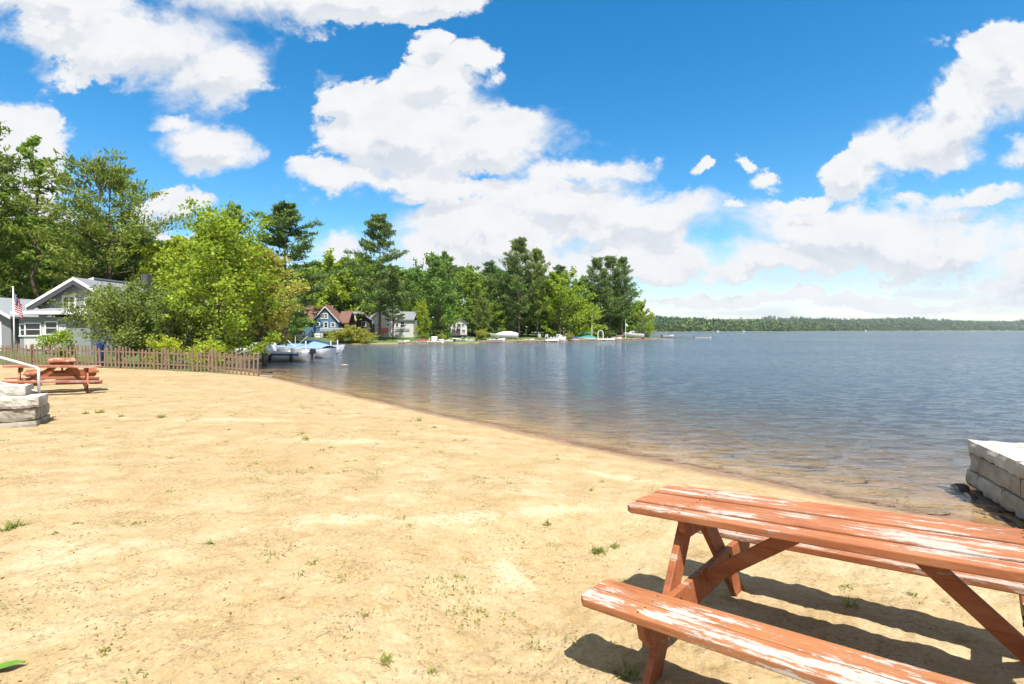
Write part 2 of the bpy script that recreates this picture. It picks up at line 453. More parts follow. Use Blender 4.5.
    h = t.math('ADD', h, t.math('MULTIPLY', t.noise(c, 24, 4, 0.65), 0.5))
    h = t.math('ADD', h, t.math('MULTIPLY', sm, 0.05), t.math('MULTIPLY', gr, 0.30))
    h = t.math('ADD', h, t.math('MULTIPLY', t.noise(c, 180, 2, 0.6), 0.12))
    bsdf(t, colr, rough, t.bump(h, 0.75, 0.022), 0.2)
    return m
M['soil'] = soil_material()

X, Y, Q, nr, na = polar(rings, angs)
Z = ground_z(X, Y)
D = signed_dist(X, Y); RR = np.hypot(X, Y)
me = fast_mesh('ground', np.stack([X, Y, Z], 1), Q, M['soil'], True)
def vattr(me, name, vals):
    a = me.attributes.new(name, 'FLOAT', 'POINT'); a.data.foreach_set('value', np.asarray(vals, np.float32))
FENCE_A, FENCE_B = (-11.35, 22.35), (-30.0, 24.6)
def behind_fence(x, y):
    ax, ay = FENCE_A; bx, by = FENCE_B
    return (y - (ay + (x - ax) * (by - ay) / (bx - ax)))
lawn = np.clip((behind_fence(X, Y) - 0.1) / 0.5, 0, 1) * np.clip((D - np.where(RR > 50, 0.05, 0.4)) / np.where(RR > 50, 0.25, 1.0), 0, 1)
lawn = np.where(RR < 15, 0, lawn)
vattr(me, 'lawn', lawn)
drift = np.zeros_like(X)
for (cx, cy, rx, ry, an) in [(-0.02, 3.95, 0.22, 0.42, 0.5), (-0.55, 4.75, 0.75, 0.22, 0.35), (0.35, 5.1, 0.7, 0.16, 0.35), (-1.6, 4.6, 0.5, 0.2, 0.3), (-2.9, 8.2, 1.4, 0.3, 0.2), (-5.5, 10.0, 1.8, 0.35, 0.1), (1.4, 6.6, 0.9, 0.2, -0.6)]:
    ca, sa = math.cos(an), math.sin(an); qx = ((X - cx) * ca + (Y - cy) * sa) / rx; qy = (-(X - cx) * sa + (Y - cy) * ca) / ry
    drift = np.maximum(drift, np.exp(-(qx * qx + qy * qy)))
vattr(me, 'drift', drift)
vattr(me, 'wet', np.clip(1.15 - np.abs(D) / 0.62, 0, 1))
vattr(me, 'bed', np.clip(-D / 1.5, 0, 1))
vattr(me, 'weedy', np.clip(0.30 + (-X - 0.5) / 9.0, 0.12, 1.0) * np.clip((D - 1.0) / 1.5, 0, 1))
tag(link('ground', me), kind='structure')

# ------------------------------------------------------------------ lake
def water_material():
    m, t = new_mat('lake_water')
    c = coord(t)
    dep = t.new('ShaderNodeAttribute', attribute_name='depth').outputs['Fac']
    n1 = t.noise(t.mapping(c, scale=(0.55, 1.25, 1), rot=(0, 0, R(8))), 1.0, 3, 0.55, 0.3)      # metre waves
    n2 = t.noise(t.mapping(c, scale=(1.5, 3.6, 1), rot=(0, 0, R(-9))), 1.0, 3, 0.6, 0.8)        # ripples
    n2 = t.math('ADD', t.math('MULTIPLY', n2, 0.35), t.smooth(n2, 0.50, 0.72, 0.0, 0.42))
    n3 = t.noise(t.mapping(c, scale=(4.5, 8.5, 1), rot=(0, 0, R(7))), 1.0, 3, 0.6, 0.6)
    n3 = t.math('SUBTRACT', 1.0, t.math('ABSOLUTE', t.math('MULTIPLY_ADD', n3, 2.6, -1.3)))     # sharp little crests
    gust = t.noise(t.mapping(c, scale=(0.020, 0.06, 1)), 1.0, 3, 0.55)
    calm = t.new('ShaderNodeAttribute', attribute_name='calm').outputs['Fac']
    h = t.math('ADD', t.math('MULTIPLY', n1, 0.09), t.math('MULTIPLY', n2, 0.20))
    h = t.math('ADD', h, t.math('MULTIPLY', n3, 0.010))
    h = t.math('MULTIPLY', h, t.math('MULTIPLY', t.smooth(gust, 0.3, 0.7, 0.65, 1.2), calm))
    nb = t.bump(h, 1.0, 1.0)
    fr = t.new('ShaderNodeFresnel'); fr.inputs['IOR'].default_value = 1.333; t.l.new(nb, fr.inputs['Normal'])
    gl = t.new('ShaderNodeBsdfGlossy'); gl.inputs['Roughness'].default_value = 0.05; t.l.new(nb, gl.inputs['Normal'])
    gl.inputs['Color'].default_value = (1, 1, 1, 1)
    tr = t.new('ShaderNodeBsdfTransparent'); tr.inputs['Color'].default_value = (0.93, 0.89, 0.80, 1)
    df = t.new('ShaderNodeBsdfDiffuse'); df.inputs['Color'].default_value = (0.055, 0.085, 0.125, 1)
    body = t.new('ShaderNodeMixShader')
    t.l.new(t.math('SUBTRACT', 1.0, t.math('EXPONENT', t.math('MULTIPLY', dep, -2.0))), body.inputs[0])
    t.l.new(tr.outputs[0], body.inputs[1]); t.l.new(df.outputs[0], body.inputs[2])
    mx = t.new('ShaderNodeMixShader'); t.l.new(fr.outputs[0], mx.inputs[0])
    t.l.new(body.outputs[0], mx.inputs[1]); t.l.new(gl.outputs[0], mx.inputs[2])
    t.l.new(mx.outputs[0], t.out.inputs['Surface'])
    return m
M['water'] = water_material()
wr = np.concatenate([[3.0], np.geomspace(4.0, 40, 120), np.geomspace(41, 6000, 110)])
wa = np.radians(np.concatenate([np.linspace(-65, 65, 300), np.linspace(65, 295, 40)[1:-1]]))
X2, Y2, Q2, _, _ = polar(wr, wa)
me = fast_mesh('lake', np.stack([X2, Y2, np.zeros_like(X2)], 1), Q2, M['water'], True)
d2 = -signed_dist(X2, Y2)
vattr(me, 'depth', np.clip(-ground_z(X2, Y2, False), 0, 10))
cove = np.clip(1 - np.hypot((X2 + 18) / 26, (Y2 - 55) / 40), 0, 1)
vattr(me, 'calm', np.clip(0.55 + d2 / 9.0, 0.50, 1.0) * (1 - 0.30 * np.clip(cove * 2.2, 0, 1)))
tag(link('lake', me), kind='structure')

# ------------------------------------------------------------------ vegetation
def leaves(P, size, rng, aspect=0.6, up=0.7, axis_bias=None, fold=0.15):
    """leaf or needle-tuft shaped quads at points P (n,3)"""
    n = len(P)
    size = np.broadcast_to(size, (n,)).astype(float) * rng.uniform(0.65, 1.35, n)
    nrm = rng.normal(size=(n, 3)); nrm /= np.linalg.norm(nrm, axis=1)[:, None] + 1e-9
    nrm = nrm + np.array([0, 0, up]); nrm /= np.linalg.norm(nrm, axis=1)[:, None] + 1e-9
    a = rng.normal(size=(n, 3))
    if axis_bias is not None: a = a * 0.55 + axis_bias
    a -= (a * nrm).sum(1)[:, None] * nrm; a /= np.linalg.norm(a, axis=1)[:, None] + 1e-9
    b = np.cross(nrm, a)
    L = size[:, None]; W = L * aspect
    V = np.empty((n, 4, 3))
    V[:, 0] = P - a * L * 0.5
    V[:, 1] = P + b * W * 0.5 + a * L * 0.05 + nrm * L * fold
    V[:, 2] = P + a * L * 0.5
    V[:, 3] = P - b * W * 0.5 + a * L * 0.05 + nrm * L * fold * rng.uniform(-1, 1, (n, 1))
    return V.reshape(-1, 3), np.arange(n * 4).reshape(-1, 4)

def curve(a, d, length, n, rng, lift=0.0, wob=0.08):
    """a limb path from a, first heading d, bending by lift (z)"""
    pts = [np.array(a, float)]; d = np.array(d, float); d /= np.linalg.norm(d)
    for i in range(n):
        d = d + np.array([0, 0, lift / n]) + rng.normal(size=3) * wob
        d /= np.linalg.norm(d)
        pts.append(pts[-1] + d * length / n)
    return np.array(pts)

def lerp_path(P, s):
    k = s * (len(P) - 1); i = min(int(k), len(P) - 2); f = k - i
    return P[i] * (1 - f) + P[i + 1] * f, P[i + 1] - P[i]

def broadleaf(seed, H, spread, base=0.25, nl=16, ns=9, per=34, leaf=0.3, e0=15, e1=70, stems=1, jit=0.28, top_round=0.6, lean=(0, 0), aspect=0.62, r0=None, thin=1.0):
    rng = np.random.default_rng(seed)
    wood = MB(); LP = []
    r0 = r0 or 0.017 * H + 0.03
    for st in range(stems):
        ang = rng.uniform(0, 6.28); off = 0.0 if stems == 1 else 0.25 * spread
        ln = np.array([lean[0], lean[1], 0.0]) + (np.array([math.cos(ang), math.sin(ang), 0]) * (0.0 if stems == 1 else 0.42))
        tp = [np.array([math.cos(ang) * off * 0.3, math.sin(ang) * off * 0.3, -0.25])]
        nst = 9; hh = H * (0.93 if stems == 1 else rng.uniform(0.7, 0.95))
        for i in range(1, nst + 1):
            t = i / nst
            p = np.array([tp[0][0], tp[0][1], 0]) + ln * hh * t * 0.7 + np.array([0, 0, hh * t])
            p[:2] += rng.normal(size=2) * 0.012 * H * (t > 0.15)
            tp.append(p)
        tp = np.array(tp)
        rs = r0 / math.sqrt(stems)
        wood.tube(tp, [rs * (1.25 if i == 0 else 1) * max(0.12, (1 - i / (nst + 0.6)) ** 0.8) for i in range(nst + 1)], 8)
        n_l = max(4, nl // stems)
        for i in range(n_l):
            t = base + (0.97 - base) * (i + rng.uniform(0, 0.9)) / n_l
            a, _ = lerp_path(tp, t)
            az = i * 2.39996 + rng.uniform(-0.5, 0.5)
            q = (t - base) / (1 - base)
            prof = (0.55 + 0.75 * math.sin(min(1, q * 1.25 + 0.18) * math.pi * 0.62)) * (1 - q ** (2.2 / top_round)) + 0.22
            ln_ = spread * prof * rng.uniform(0.70, 1.12)
            el = R(e0 + (e1 - e0) * q + rng.uniform(-12, 12))
            d = np.array([math.cos(az) * math.cos(el), math.sin(az) * math.cos(el), math.sin(el)])
            lp = curve(a, d, ln_, 5, rng, 0.25, 0.10)
            rl = rs * (1 - t * 0.75) * 0.42
            wood.tube(lp, [rl * (1 - 0.8 * k / 5) + 0.006 for k in range(6)], 5, cap=False)
            for j in range(ns):
                s = 0.22 + 0.78 * (j + rng.uniform(0, 1)) / ns
                b, dd = lerp_path(lp, min(s, 0.999))
                dd = dd / np.linalg.norm(dd) + rng.normal(size=3) * 0.75 + np.array([0, 0, 0.15])
                l2 = ln_ * rng.uniform(0.20, 0.42) * (1.15 - 0.5 * s)
                sp = curve(b, dd, l2, 3, rng, 0.1, 0.12)
                if j % 2 == 0:
                    wood.tube(sp, [rl * 0.32 + 0.004, rl * 0.24 + 0.003, rl * 0.15 + 0.003, 0.003], 4, cap=False)
                m = int(per * rng.uniform(0.5, 1.4) * thin)
                tt = rng.uniform(0.15, 1.08, m)
                pp = np.array([lerp_path(sp, min(x, 0.999))[0] for x in tt])
                g = rng.normal(size=(m, 3)) * np.array([1, 1, 0.62]) * jit * (0.35 + l2 * 0.55)
                LP.append(pp + g)
    LP = np.concatenate(LP)
    LP = LP[LP[:, 2] > 0.12]
    V, Qd = leaves(LP, leaf, rng, aspect, 0.55)
    return wood, V, Qd

def pine(seed, H, spread, base=0.3, whorl=0.055, per=22, tuft=0.42, conic=1.0, gap=0.14, droop=-4, r0=None, flat=0.10, tip=0.5, sec=8, lean=0.0, plume=1.0):
    rng = np.random.default_rng(seed)
    wood = MB(); LP = []; AX = []
    r0 = r0 or 0.013 * H + 0.05
    n = 10
    tp = np.array([[lean * H * (i / n) ** 2 + rng.normal() * 0.004 * H, rng.normal() * 0.004 * H, -0.3 + (H + 0.3) * i / n] for i in range(n + 1)])
    wood.tube(tp, [r0 * (1.2 if i == 0 else 1) * max(0.05, 1 - i / (n + 0.2)) for i in range(n + 1)], 8)
    z = base
    az0 = rng.uniform(0, 6.28)
    while z < 0.985:
        q = (z - base) / (1 - base)
        prof = ((1 - q) ** (0.75 * conic)) * (0.72 + 0.55 * min(1, q * 3.2)) * (1 + 0.20 * math.sin(z * 37 + seed)) + 0.055
        k = rng.integers(4, 7)
        az0 += rng.uniform(0.4, 1.2)
        for i in range(k):
            if rng.uniform() < gap and q < 0.9: continue
            az = az0 + i * 6.283 / k + rng.uniform(-0.3, 0.3)
            ln_ = spread * prof * rng.uniform(0.60, 1.18)
            el = R(droop + 34 * q * q + rng.uniform(-7, 9))
            d = np.array([math.cos(az) * math.cos(el), math.sin(az) * math.cos(el), math.sin(el)])
            a, _ = lerp_path(tp, min(0.999, (z * H + 0.3) / (H + 0.3) + rng.uniform(-0.008, 0.008)))
            lp = curve(a, d, ln_, 5, rng, tip * 0.55, 0.035)
            rl = r0 * (1 - z * 0.8) * 0.22 + 0.012
            wood.tube(lp, [rl * (1 - 0.85 * kk / 5) + 0.004 for kk in range(6)], 4, cap=False)
            ns = max(3, int(sec * (0.5 + 0.6 * prof)))
            for j in range(ns + 1):
                s = 0.30 + 0.70 * (j + rng.uniform(0, 0.9)) / ns if j < ns else 0.99
                s = min(s, 0.995)
                b, dd = lerp_path(lp, s); dd = dd / np.linalg.norm(dd)
                side = np.array([-dd[1], dd[0], 0.0]) * (1 if j % 2 else -1)
                d2 = dd * 0.75 + side * rng.uniform(0.4, 1.1) + np.array([0, 0, rng.uniform(0.0, 0.35)])
                if j == ns: d2 = dd
                l2 = ln_ * rng.uniform(0.16, 0.34) * (1.25 - 0.55 * s) + 0.10
                sp = curve(b, d2, l2, 3, rng, 0.25, 0.05)
                m = max(4, int(per * rng.uniform(0.6, 1.3)))
                tt = rng.uniform(0.1, 1.05, m)
                pp = np.array([lerp_path(sp, min(x, 0.999))[0] for x in tt])
                pp += rng.normal(size=(m, 3)) * np.array([1, 1, 0.5]) * (flat + l2 * 0.12)
                LP.append(pp); AX.append(np.tile(d2 / np.linalg.norm(d2) * 0.8 + np.array([0, 0, 0.45]) * plume, (m, 1)))
        z += whorl * rng.uniform(0.75, 1.3) * (1 - 0.35 * q)
    LP = np.concatenate(LP); AX = np.concatenate(AX)
    V, Qd = leaves(LP, tuft, rng, 0.26, 0.35, AX, 0.05)
    return wood, V, Qd

def plant_tree(name, spec, leafm, barkm, loc, rz, label, cat='tree', group=None, crown='crown', trunk='trunk', scale=1.0):
    wood, V, Qd = spec
    root = empty(name, loc, rz, label, cat, group)
    root.scale = (scale,) * 3 if not hasattr(scale, '__len__') else scale
    wood.build(trunk, barkm, root, smooth=True)
    link(crown, fast_mesh(crown, V, Qd, leafm), root)
    return root

def copy_thing(src, loc, rz=0.0, scale=1.0, label=None, group=None, mats=None):
    r = src.copy(); col.objects.link(r)
    r.location = loc; r.rotation_euler = (0, 0, rz)
    r.scale = (scale,) * 3 if not hasattr(scale, '__len__') else scale
    if label: r['label'] = label
    if group: r['group'] = group
    for ch in list(src.children):
        c = ch.copy(); col.objects.link(c); c.parent = r
        if mats and ch.name.split('.')[0] in mats:
            c.data = c.data.copy(); c.data.materials[0] = mats[ch.name.split('.')[0]]
        for g in list(ch.children):
            d = g.copy(); col.objects.link(d); d.parent = c
    return r

def ground_at(px, Y, sink=0.0):
    x = (px - 512) / F * Y
    return Vector((x, Y, gz(x, Y, False) - sink))
def top_h(py, Y, zg):   # height of something whose top is seen at py, Y metres away
    return EYE - (py - HOR) / F * Y - zg

def tree_at(px, Y, top, proto, H0, label, rz=0.0, first=False, sx=1.0, mats=None, group=None):
    p = ground_at(px, Y); s = top_h(top, Y, p.z) / H0
    if first:
        proto.location = p; proto.rotation_euler = (0, 0, rz); proto.scale = (s * sx, s * sx, s)
        proto['label'] = label
        if group: proto['group'] = group
        return proto
    return copy_thing(proto, p, rz, (s * sx, s * sx, s), label, group, mats)

G_PINE = 'tall pines of the wooded shore'
G_BROAD = 'leafy trees of the wooded shore'
G_LEFT = 'trees behind the picket fence'

# --- the left shore, nearest first
plant_tree('maple_tree', broadleaf(21, 7.5, 2.75, 0.06, 36, 12, 38, 0.17, 16, 76, jit=0.24, top_round=0.42, r0=0.13, aspect=0.7), M['leaf_bright'], M['bark'],
           ground_at(221, 27), 0.4, 'big bright lime green maple standing just behind the end of the picket fence', 'tree', G_LEFT)
plant_tree('oak_tree', broadleaf(22, 6.9, 2.3, 0.24, 26, 11, 36, 0.18, 14, 72, jit=0.26, top_round=0.6, r0=0.14), M['leaf_yellow'], M['bark'],
           ground_at(264, 31), 1.1, 'yellow tinged young tree leaning over the white dock beside the lime green maple', 'tree', G_LEFT)
shr = [(116, 25.4, 3.7, 1.8, 31, 'olive green shrub with pale bare stems in front of the grey house'),
       (146, 25.8, 3.9, 2.0, 32, 'tallest olive shrub in the middle of the fence, right of the blue barrel'),
       (180, 26.0, 3.0, 1.6, 33, 'olive shrub behind the fence next to the lime green maple')]
for i, (px, Y, h, sp, sd, lab) in enumerate(shr):
    plant_tree('multi_stem_shrub', broadleaf(sd, h, sp, 0.16, 36, 9, 34, 0.13, 15, 60, stems=6, jit=0.26, top_round=0.8, r0=0.085, thin=0.85), M['leaf_olive'], M['pale_bark'],
               ground_at(px, Y), sd, lab, 'shrub', 'shrubs along the picket fence', crown='foliage', trunk='stems')
for i, (px, Y, h, sp, sd, lab) in enumerate([(166, 24.2, 1.15, 0.8, 41, 'low bright green bush poking over the pickets below the olive shrubs'),
        (206, 23.9, 1.0, 0.7, 42, 'low bright green bush behind the pickets under the lime green maple'),
        (60, 25.5, 1.5, 0.7, 43, 'small green bush beside the white porch of the grey house')]):
    plant_tree('low_bush', broadleaf(sd, h, sp, 0.1, 20, 6, 22, 0.11, 20, 70, stems=4, jit=0.22, r0=0.04), M['leaf_bright'], M['pale_bark'],
               ground_at(px, Y), sd, lab, 'bush', 'low bushes behind the fence', crown='foliage', trunk='stems')

Hs = 17.5
plant_tree('slender_tree', broadleaf(51, Hs, 2.4, 0.40, 20, 8, 19, 0.30, 5, 55, jit=0.22, top_round=0.8, r0=0.17, thin=0.75), M['leaf_green'], M['bark'],
           ground_at(37, 42), 0.3, 'tall slender open tree with thin dark trunk rising over the grey house', 'tree', G_LEFT,
           scale=top_h(126, 42, ground_at(37, 42).z) / Hs)
w_, V_, Q_ = pine(52, 14.5, 5.6, 0.22, 0.070, 24, 0.42, 0.55, 0.22, 6, 0.22, 0.14, 0.25, 9)
big_pine = plant_tree('white_pine', (w_, V_, Q_), M['needle_light'], M['bark'], ground_at(112, 44), 0.8,
           'broad flat topped pine with a bare dead spike standing above its crown', 'pine', G_LEFT, scale=top_h(182, 44, ground_at(112, 44).z) / 14.5)
dead = MB(); rg = np.random.default_rng(5)
for k in range(9):
    a = rg.uniform(0, 6.28)
    p = curve((0.05 * k - 0.7, 0, 12.6 + 0.12 * k), (math.cos(a) * 0.35, math.sin(a) * 0.35, 1), 4.4 - 0.12 * k, 5, rg, 0.1, 0.09)
    dead.tube(p, [0.06, 0.045, 0.035, 0.025, 0.015, 0.008], 5, cap=False)
    for j in range(4):
        b, dd = lerp_path(p, 0.35 + 0.15 * j)
        dead.tube(curve(b, dd / np.linalg.norm(dd) + rg.normal(size=3) * 0.5, 0.8, 3, rg, 0.2, 0.1), [0.018, 0.014, 0.010, 0.005], 4, cap=False)
dead.build('dead_spike', M['pale_bark'], big_pine)

w_ = pine(53, 15, 4.6, 0.18, 0.050, 24, 0.46, 0.55, 0.2, 4, 0.2, 0.14, 0.55, 8)
pA = plant_tree('white_pine', w_, M['needle_light'], M['bark'], ground_at(-42, 40), 0.0, 'pine', 'pine', G_LEFT)
tree_at(-40, 40, 132, pA, 15, 'pine at the far left whose flat sprays reach in from outside the picture', 2.2, True)
# mass of wood behind the grey house
bA = plant_tree('leafy_tree', broadleaf(61, 12, 4.4, 0.07, 30, 10, 34, 0.40, 2, 68, jit=0.26, r0=0.2), M['leaf_green'], M['bark'], (0, 0, 0), 0, 'x', 'tree', G_LEFT)
bB = plant_tree('leafy_tree', broadleaf(62, 12, 4.2, 0.07, 30, 10, 36, 0.42, 4, 72, jit=0.28, top_round=0.5, r0=0.2), M['leaf_deep'], M['bark'], (0, 0, 0), 0, 'x', 'tree', G_BROAD)
bC = plant_tree('leafy_tree', broadleaf(63, 12, 4.8, 0.05, 30, 10, 36, 0.42, 0, 64, jit=0.26, top_round=0.8, r0=0.2), M['leaf_bright'], M['bark'], (0, 0, 0), 0, 'x', 'tree', G_BROAD)
pB = plant_tree('white_pine', pine(71, 20, 4.6, 0.24, 0.050, 22, 0.56, 0.95, 0.16, 0, 0.25, 0.16, 0.5, 7), M['needle'], M['bark'], (0, 0, 0), 0, 'x', 'pine', G_PINE)
pC = plant_tree('white_pine', pine(72, 18, 3.5, 0.26, 0.052, 19, 0.54, 0.50, 0.20, 8, 0.22, 0.20, 0.55, 7), M['needle'], M['bark'], (0, 0, 0), 0, 'x', 'pine', G_PINE)
pD = plant_tree('white_pine', pine(73, 18, 3.1, 0.26, 0.050, 18, 0.54, 0.70, 0.20, 6, 0.24, 0.18, 0.55, 7), M['needle'], M['bark'], (0, 0, 0), 0, 'x', 'pine', G_PINE)

def B(px, Y, top, proto, label, rz, sx=1.0, first=False, mats=None, group=None):
    H0 = {bA.name: 12, bB.name: 12, bC.name: 12, pB.name: 20, pC.name: 18, pD.name: 18, pA.name: 15}[proto.name]
    return tree_at(px, Y, top, proto, H0, label, rz, first, sx, mats, group)
GD = {'crown': M['leaf_deep']}; GG = {'crown': M['leaf_green']}; GB = {'crown': M['leaf_bright']}; GO = {'crown': M['leaf_olive']}; GY = {'crown': M['leaf_yellow']}
GN = {'crown': M['needle_light']}
B(12, 50, 224, bA, 'leafy tree at the left edge, close behind the roof of the grey house', 0.2, 1.1, True)
B(62, 53, 236, bA, 'darker leafy tree directly over the gable of the grey house', 1.9, 1.1, False, GD, G_LEFT)
B(96, 50, 226, pA, 'lower spreading pine to the right below the dead spiked pine', 3.0, 1.0, False, None, G_LEFT)
B(140, 49, 236, pA, 'low wide pine filling the gap left of the lime green maple', 0.9, 1.05, False, {'crown': M['needle']}, G_LEFT)
B(178, 45, 246, bA, 'soft green tree just left of the lime green maple', 4.2, 0.95, False, GB, G_LEFT)
B(30, 62, 232, bB, 'dark tree deep in the wood behind the slender tree', 0.5, 1.3, False, None, G_LEFT)
B(120, 64, 240, bB, 'dark tree deep in the wood behind the broad pine', 2.5, 1.3, False, None, G_LEFT)
B(236, 52, 208, pB, 'dark pine spire showing just over the top of the lime green maple', 2.0, 0.75, False, None, G_LEFT)
B(286, 56, 207, pB, 'dense conical pine behind the yellow tinged tree by the dock', 0.0, 1.45, True)
B(281, 68, 272, bB, 'dark green tree close left of the blue cottage', 1.0, 0.62, True)
# --- the peninsula
B(333, 100, 262, bC, 'round green tree straight behind the blue cottage', 0.0, 1.15, True, None)
bC.children[0].data = bC.children[0].data
B(356, 104, 263, bA, 'broad deep green tree between the blue cottage and the tallest pine', 2.9, 1.2, False, None, G_BROAD)
B(316, 112, 270, bA, 'leafy tree behind the left end of the blue cottage roof', 5.0, 1.2, False, GD, G_BROAD)
B(380, 84, 217, pB, 'tallest layered pine standing alone on the bank in front of the white house', 1.3, 1.02, False, None, G_PINE)
B(393, 85, 268, pD, 'shorter thin pine close beside the tallest pine', 0.3, 0.9, True)
B(408, 102, 284, bA, 'thin olive tree right of the two pines at the white house', 1.2, 0.62, False, GO, G_BROAD)
B(422, 90, 303, bC, 'small bright tree at the right end of the white house', 2.2, 0.5, False, None, G_BROAD)
B(437, 96, 262, bB, 'dark round tree on a reddish trunk left of the small white cottage', 2.0, 0.72, False, {'trunk': M['red_bark']}, G_BROAD)
B(447, 118, 259, pD, 'pine top rising behind the dark round tree', 1.7, 1.2, False, None, G_PINE)
B(472, 108, 276, bA, 'mid green tree above the small white cottage', 0.7, 1.0, False, None, G_BROAD)
B(490, 114, 264, pD, 'pine peeking over the wood halfway between the cottage and the twin pines', 4.0, 1.2, False, None, G_PINE)
B(496, 107, 280, bC, 'olive green tree left of the twin tall pines', 3.5, 0.8, False, GO, G_BROAD)
B(482, 100, 300, bA, 'low yellowish tree over the red speedboat', 5.5, 0.75, False, GO, G_BROAD)
B(519, 102, 244, pC, 'taller pine of the twin pines in the middle of the far bank', 0.0, 1.0, True)
B(537, 104, 254, pC, 'shorter right hand pine of the twin pines', 2.4, 0.85, False, GN, G_PINE)
B(560, 106, 276, bC, 'big rounded lime green tree right of the twin pines', 1.2, 1.05, False, None, G_BROAD)
B(560, 124, 268, pD, 'pine tip behind the rounded lime green tree', 5.1, 1.2, False, None, G_PINE)
B(583, 122, 283, bB, 'dark tree between the lime green tree and the pine clump', 3.1, 0.9, False, None, G_BROAD)
B(588, 112, 305, bC, 'low green tree behind the teal covered boat', 4.4, 0.7, False, None, G_BROAD)
B(597, 120, 262, pC, 'left pine of the dark clump near the tip of the land', 1.0, 0.85, False, None, G_PINE)
B(610, 122, 261, pC, 'middle pine of the dark clump near the tip of the land', 4.0, 0.95, False, None, G_PINE)
B(622, 124, 262, pC, 'right pine of the dark clump near the tip of the land', 5.6, 0.85, False, None, G_PINE)
B(640, 133, 304, bC, 'small round bright tree at the very tip of the land', 0.5, 0.85, False, None, G_BROAD)
# the wood behind, one tree after the other, closing the gaps
rg = random.Random(4)
backs = [(340, 128, 272), (372, 126, 268), (400, 130, 272), (424, 128, 276), (458, 132, 272), (508, 130, 276), (530, 134, 282), (548, 128, 290), (574, 134, 290), (600, 138, 295), (615, 140, 290)]
bl = ['back row tree right over the ridge of the blue cottage', 'back row tree just left of the tallest pine', 'back row tree just right of the tallest pine',
      'back row tree left of the dark round tree', 'back row tree right of the dark round tree', 'back row tree left of the twin pines', 'back row tree seen between the trunks of the twin pines',
      'back row tree at the left edge of the rounded lime green tree', 'back row tree at the right edge of the rounded lime green tree', 'back row tree at the left foot of the pine clump', 'back row tree at the right foot of the pine clump']
for (px, Y, top), lab in zip(backs, bl):
    B(px, Y, top, rg.choice([bA, bB]), lab, rg.uniform(0, 6), 1.45, False, rg.choice([GD, GG, None]), G_BROAD)
for (px, Y, top, lab) in [(-40, 60, 225, 'dark tree outside the left edge behind the porch'), (210, 70, 255, 'tree deep behind the lime green maple'), (255, 74, 262, 'tree deep behind the yellow tinged tree'),
        (282, 84, 282, 'tree behind the dock at the foot of the conical pine'), (160, 70, 256, 'tree deep behind the low wide pine')]:
    B(px, Y, top, bB, lab, rg.uniform(0, 6), 1.3, False, rg.choice([GD, GG]), G_LEFT)
# low growth filling the wood's floor
und = [(306, 108, 306, 'low undergrowth tree at the left wall of the blue cottage'), (352, 106, 304, 'low undergrowth tree between blue cottage and dark cabin'), (371, 108, 306, 'low undergrowth tree between dark cabin and white house'),
       (414, 104, 308, 'low undergrowth tree right behind the white house'), (430, 104, 306, 'low undergrowth tree left behind the dark round tree'), (452, 108, 308, 'low undergrowth tree over the small white cottage'),
       (474, 106, 308, 'low undergrowth tree right of the small white cottage'), (492, 104, 306, 'low undergrowth tree behind the white shrink wrapped boat'), (506, 118, 306, 'low undergrowth tree behind the grey shed'),
       (528, 112, 304, 'low undergrowth tree between the trunks of the twin pines'), (545, 112, 304, 'low undergrowth tree behind the garden chairs'), (574, 114, 304, 'low undergrowth tree under the rounded lime green tree'),
       (592, 122, 308, 'low undergrowth tree left under the pine clump'), (606, 130, 306, 'low undergrowth tree behind the pine clump'), (622, 132, 310, 'low undergrowth tree right under the pine clump'),
       (284, 80, 316, 'low undergrowth tree at the back of the cove behind the docks'), (270, 70, 312, 'low undergrowth tree over the white open motor boat'), (256, 62, 308, 'low undergrowth tree below the yellow tinged tree')]
for px, Y, top, lab in und:
    B(px, Y, top, rg.choice([bA, bB, bC]), lab, rg.uniform(0, 6), rg.uniform(1.5, 2.0), False, rg.choice([GD, GG, None, GO]), 'undergrowth of the wooded shore')
# bushes along the bank
bk = plant_tree('bank_bush', broadleaf(81, 3.4, 3.1, 0.08, 26, 8, 30, 0.30, 8, 60, stems=5, jit=0.25, top_round=1.0, r0=0.08), M['leaf_yellow'], M['bark'], (0, 0, 0), 0, 'x', 'bush', 'bushes along the far bank', crown='foliage', trunk='stems')
def bush(px, Y, top, lab, rz, sx, first=False, mats=None):
    return tree_at(px, Y, top, bk, 3.4, lab, rz, first, sx, mats, 'bushes along the far bank')
bush(350, 79.0, 329.5, 'wide yellow green bush on the bank in front of the blue cottage', 0, 1.35, True)
bush(340, 78.2, 333, 'smaller yellow green bush at the left end of the bank', 2, 1.2)
bush(363, 80.0, 333, 'yellow green bush tapering off at the right end of the bank bushes', 4, 1.2)
bush(425, 85.0, 335.5, 'small round bush on the bank behind the red covered boat', 1, 1.1, False, {'foliage': M['leaf_green']})
bush(442, 86.5, 335, 'small bright bush at the water left of the docked grey boat', 3, 1.1)
bush(446, 90, 333.5, 'dark green bush below the small white cottage', 5, 1.2, False, {'foliage': M['leaf_deep']})
bush(483, 93, 331.5, 'lime green bush between cottage and red speedboat', 2.5, 1.0)
bush(568, 100, 335, 'clipped lime bush row right of the white cuddy boat', 0.5, 1.5)
bush(607, 113, 332.5, 'olive bush beside the white arch on the dock', 1.5, 1.3, False, {'foliage': M['leaf_olive']})
bush(647, 133, 335, 'dark bush at the waterline on the tip of the land', 3.5, 1.0, False, {'foliage': M['leaf_deep']})

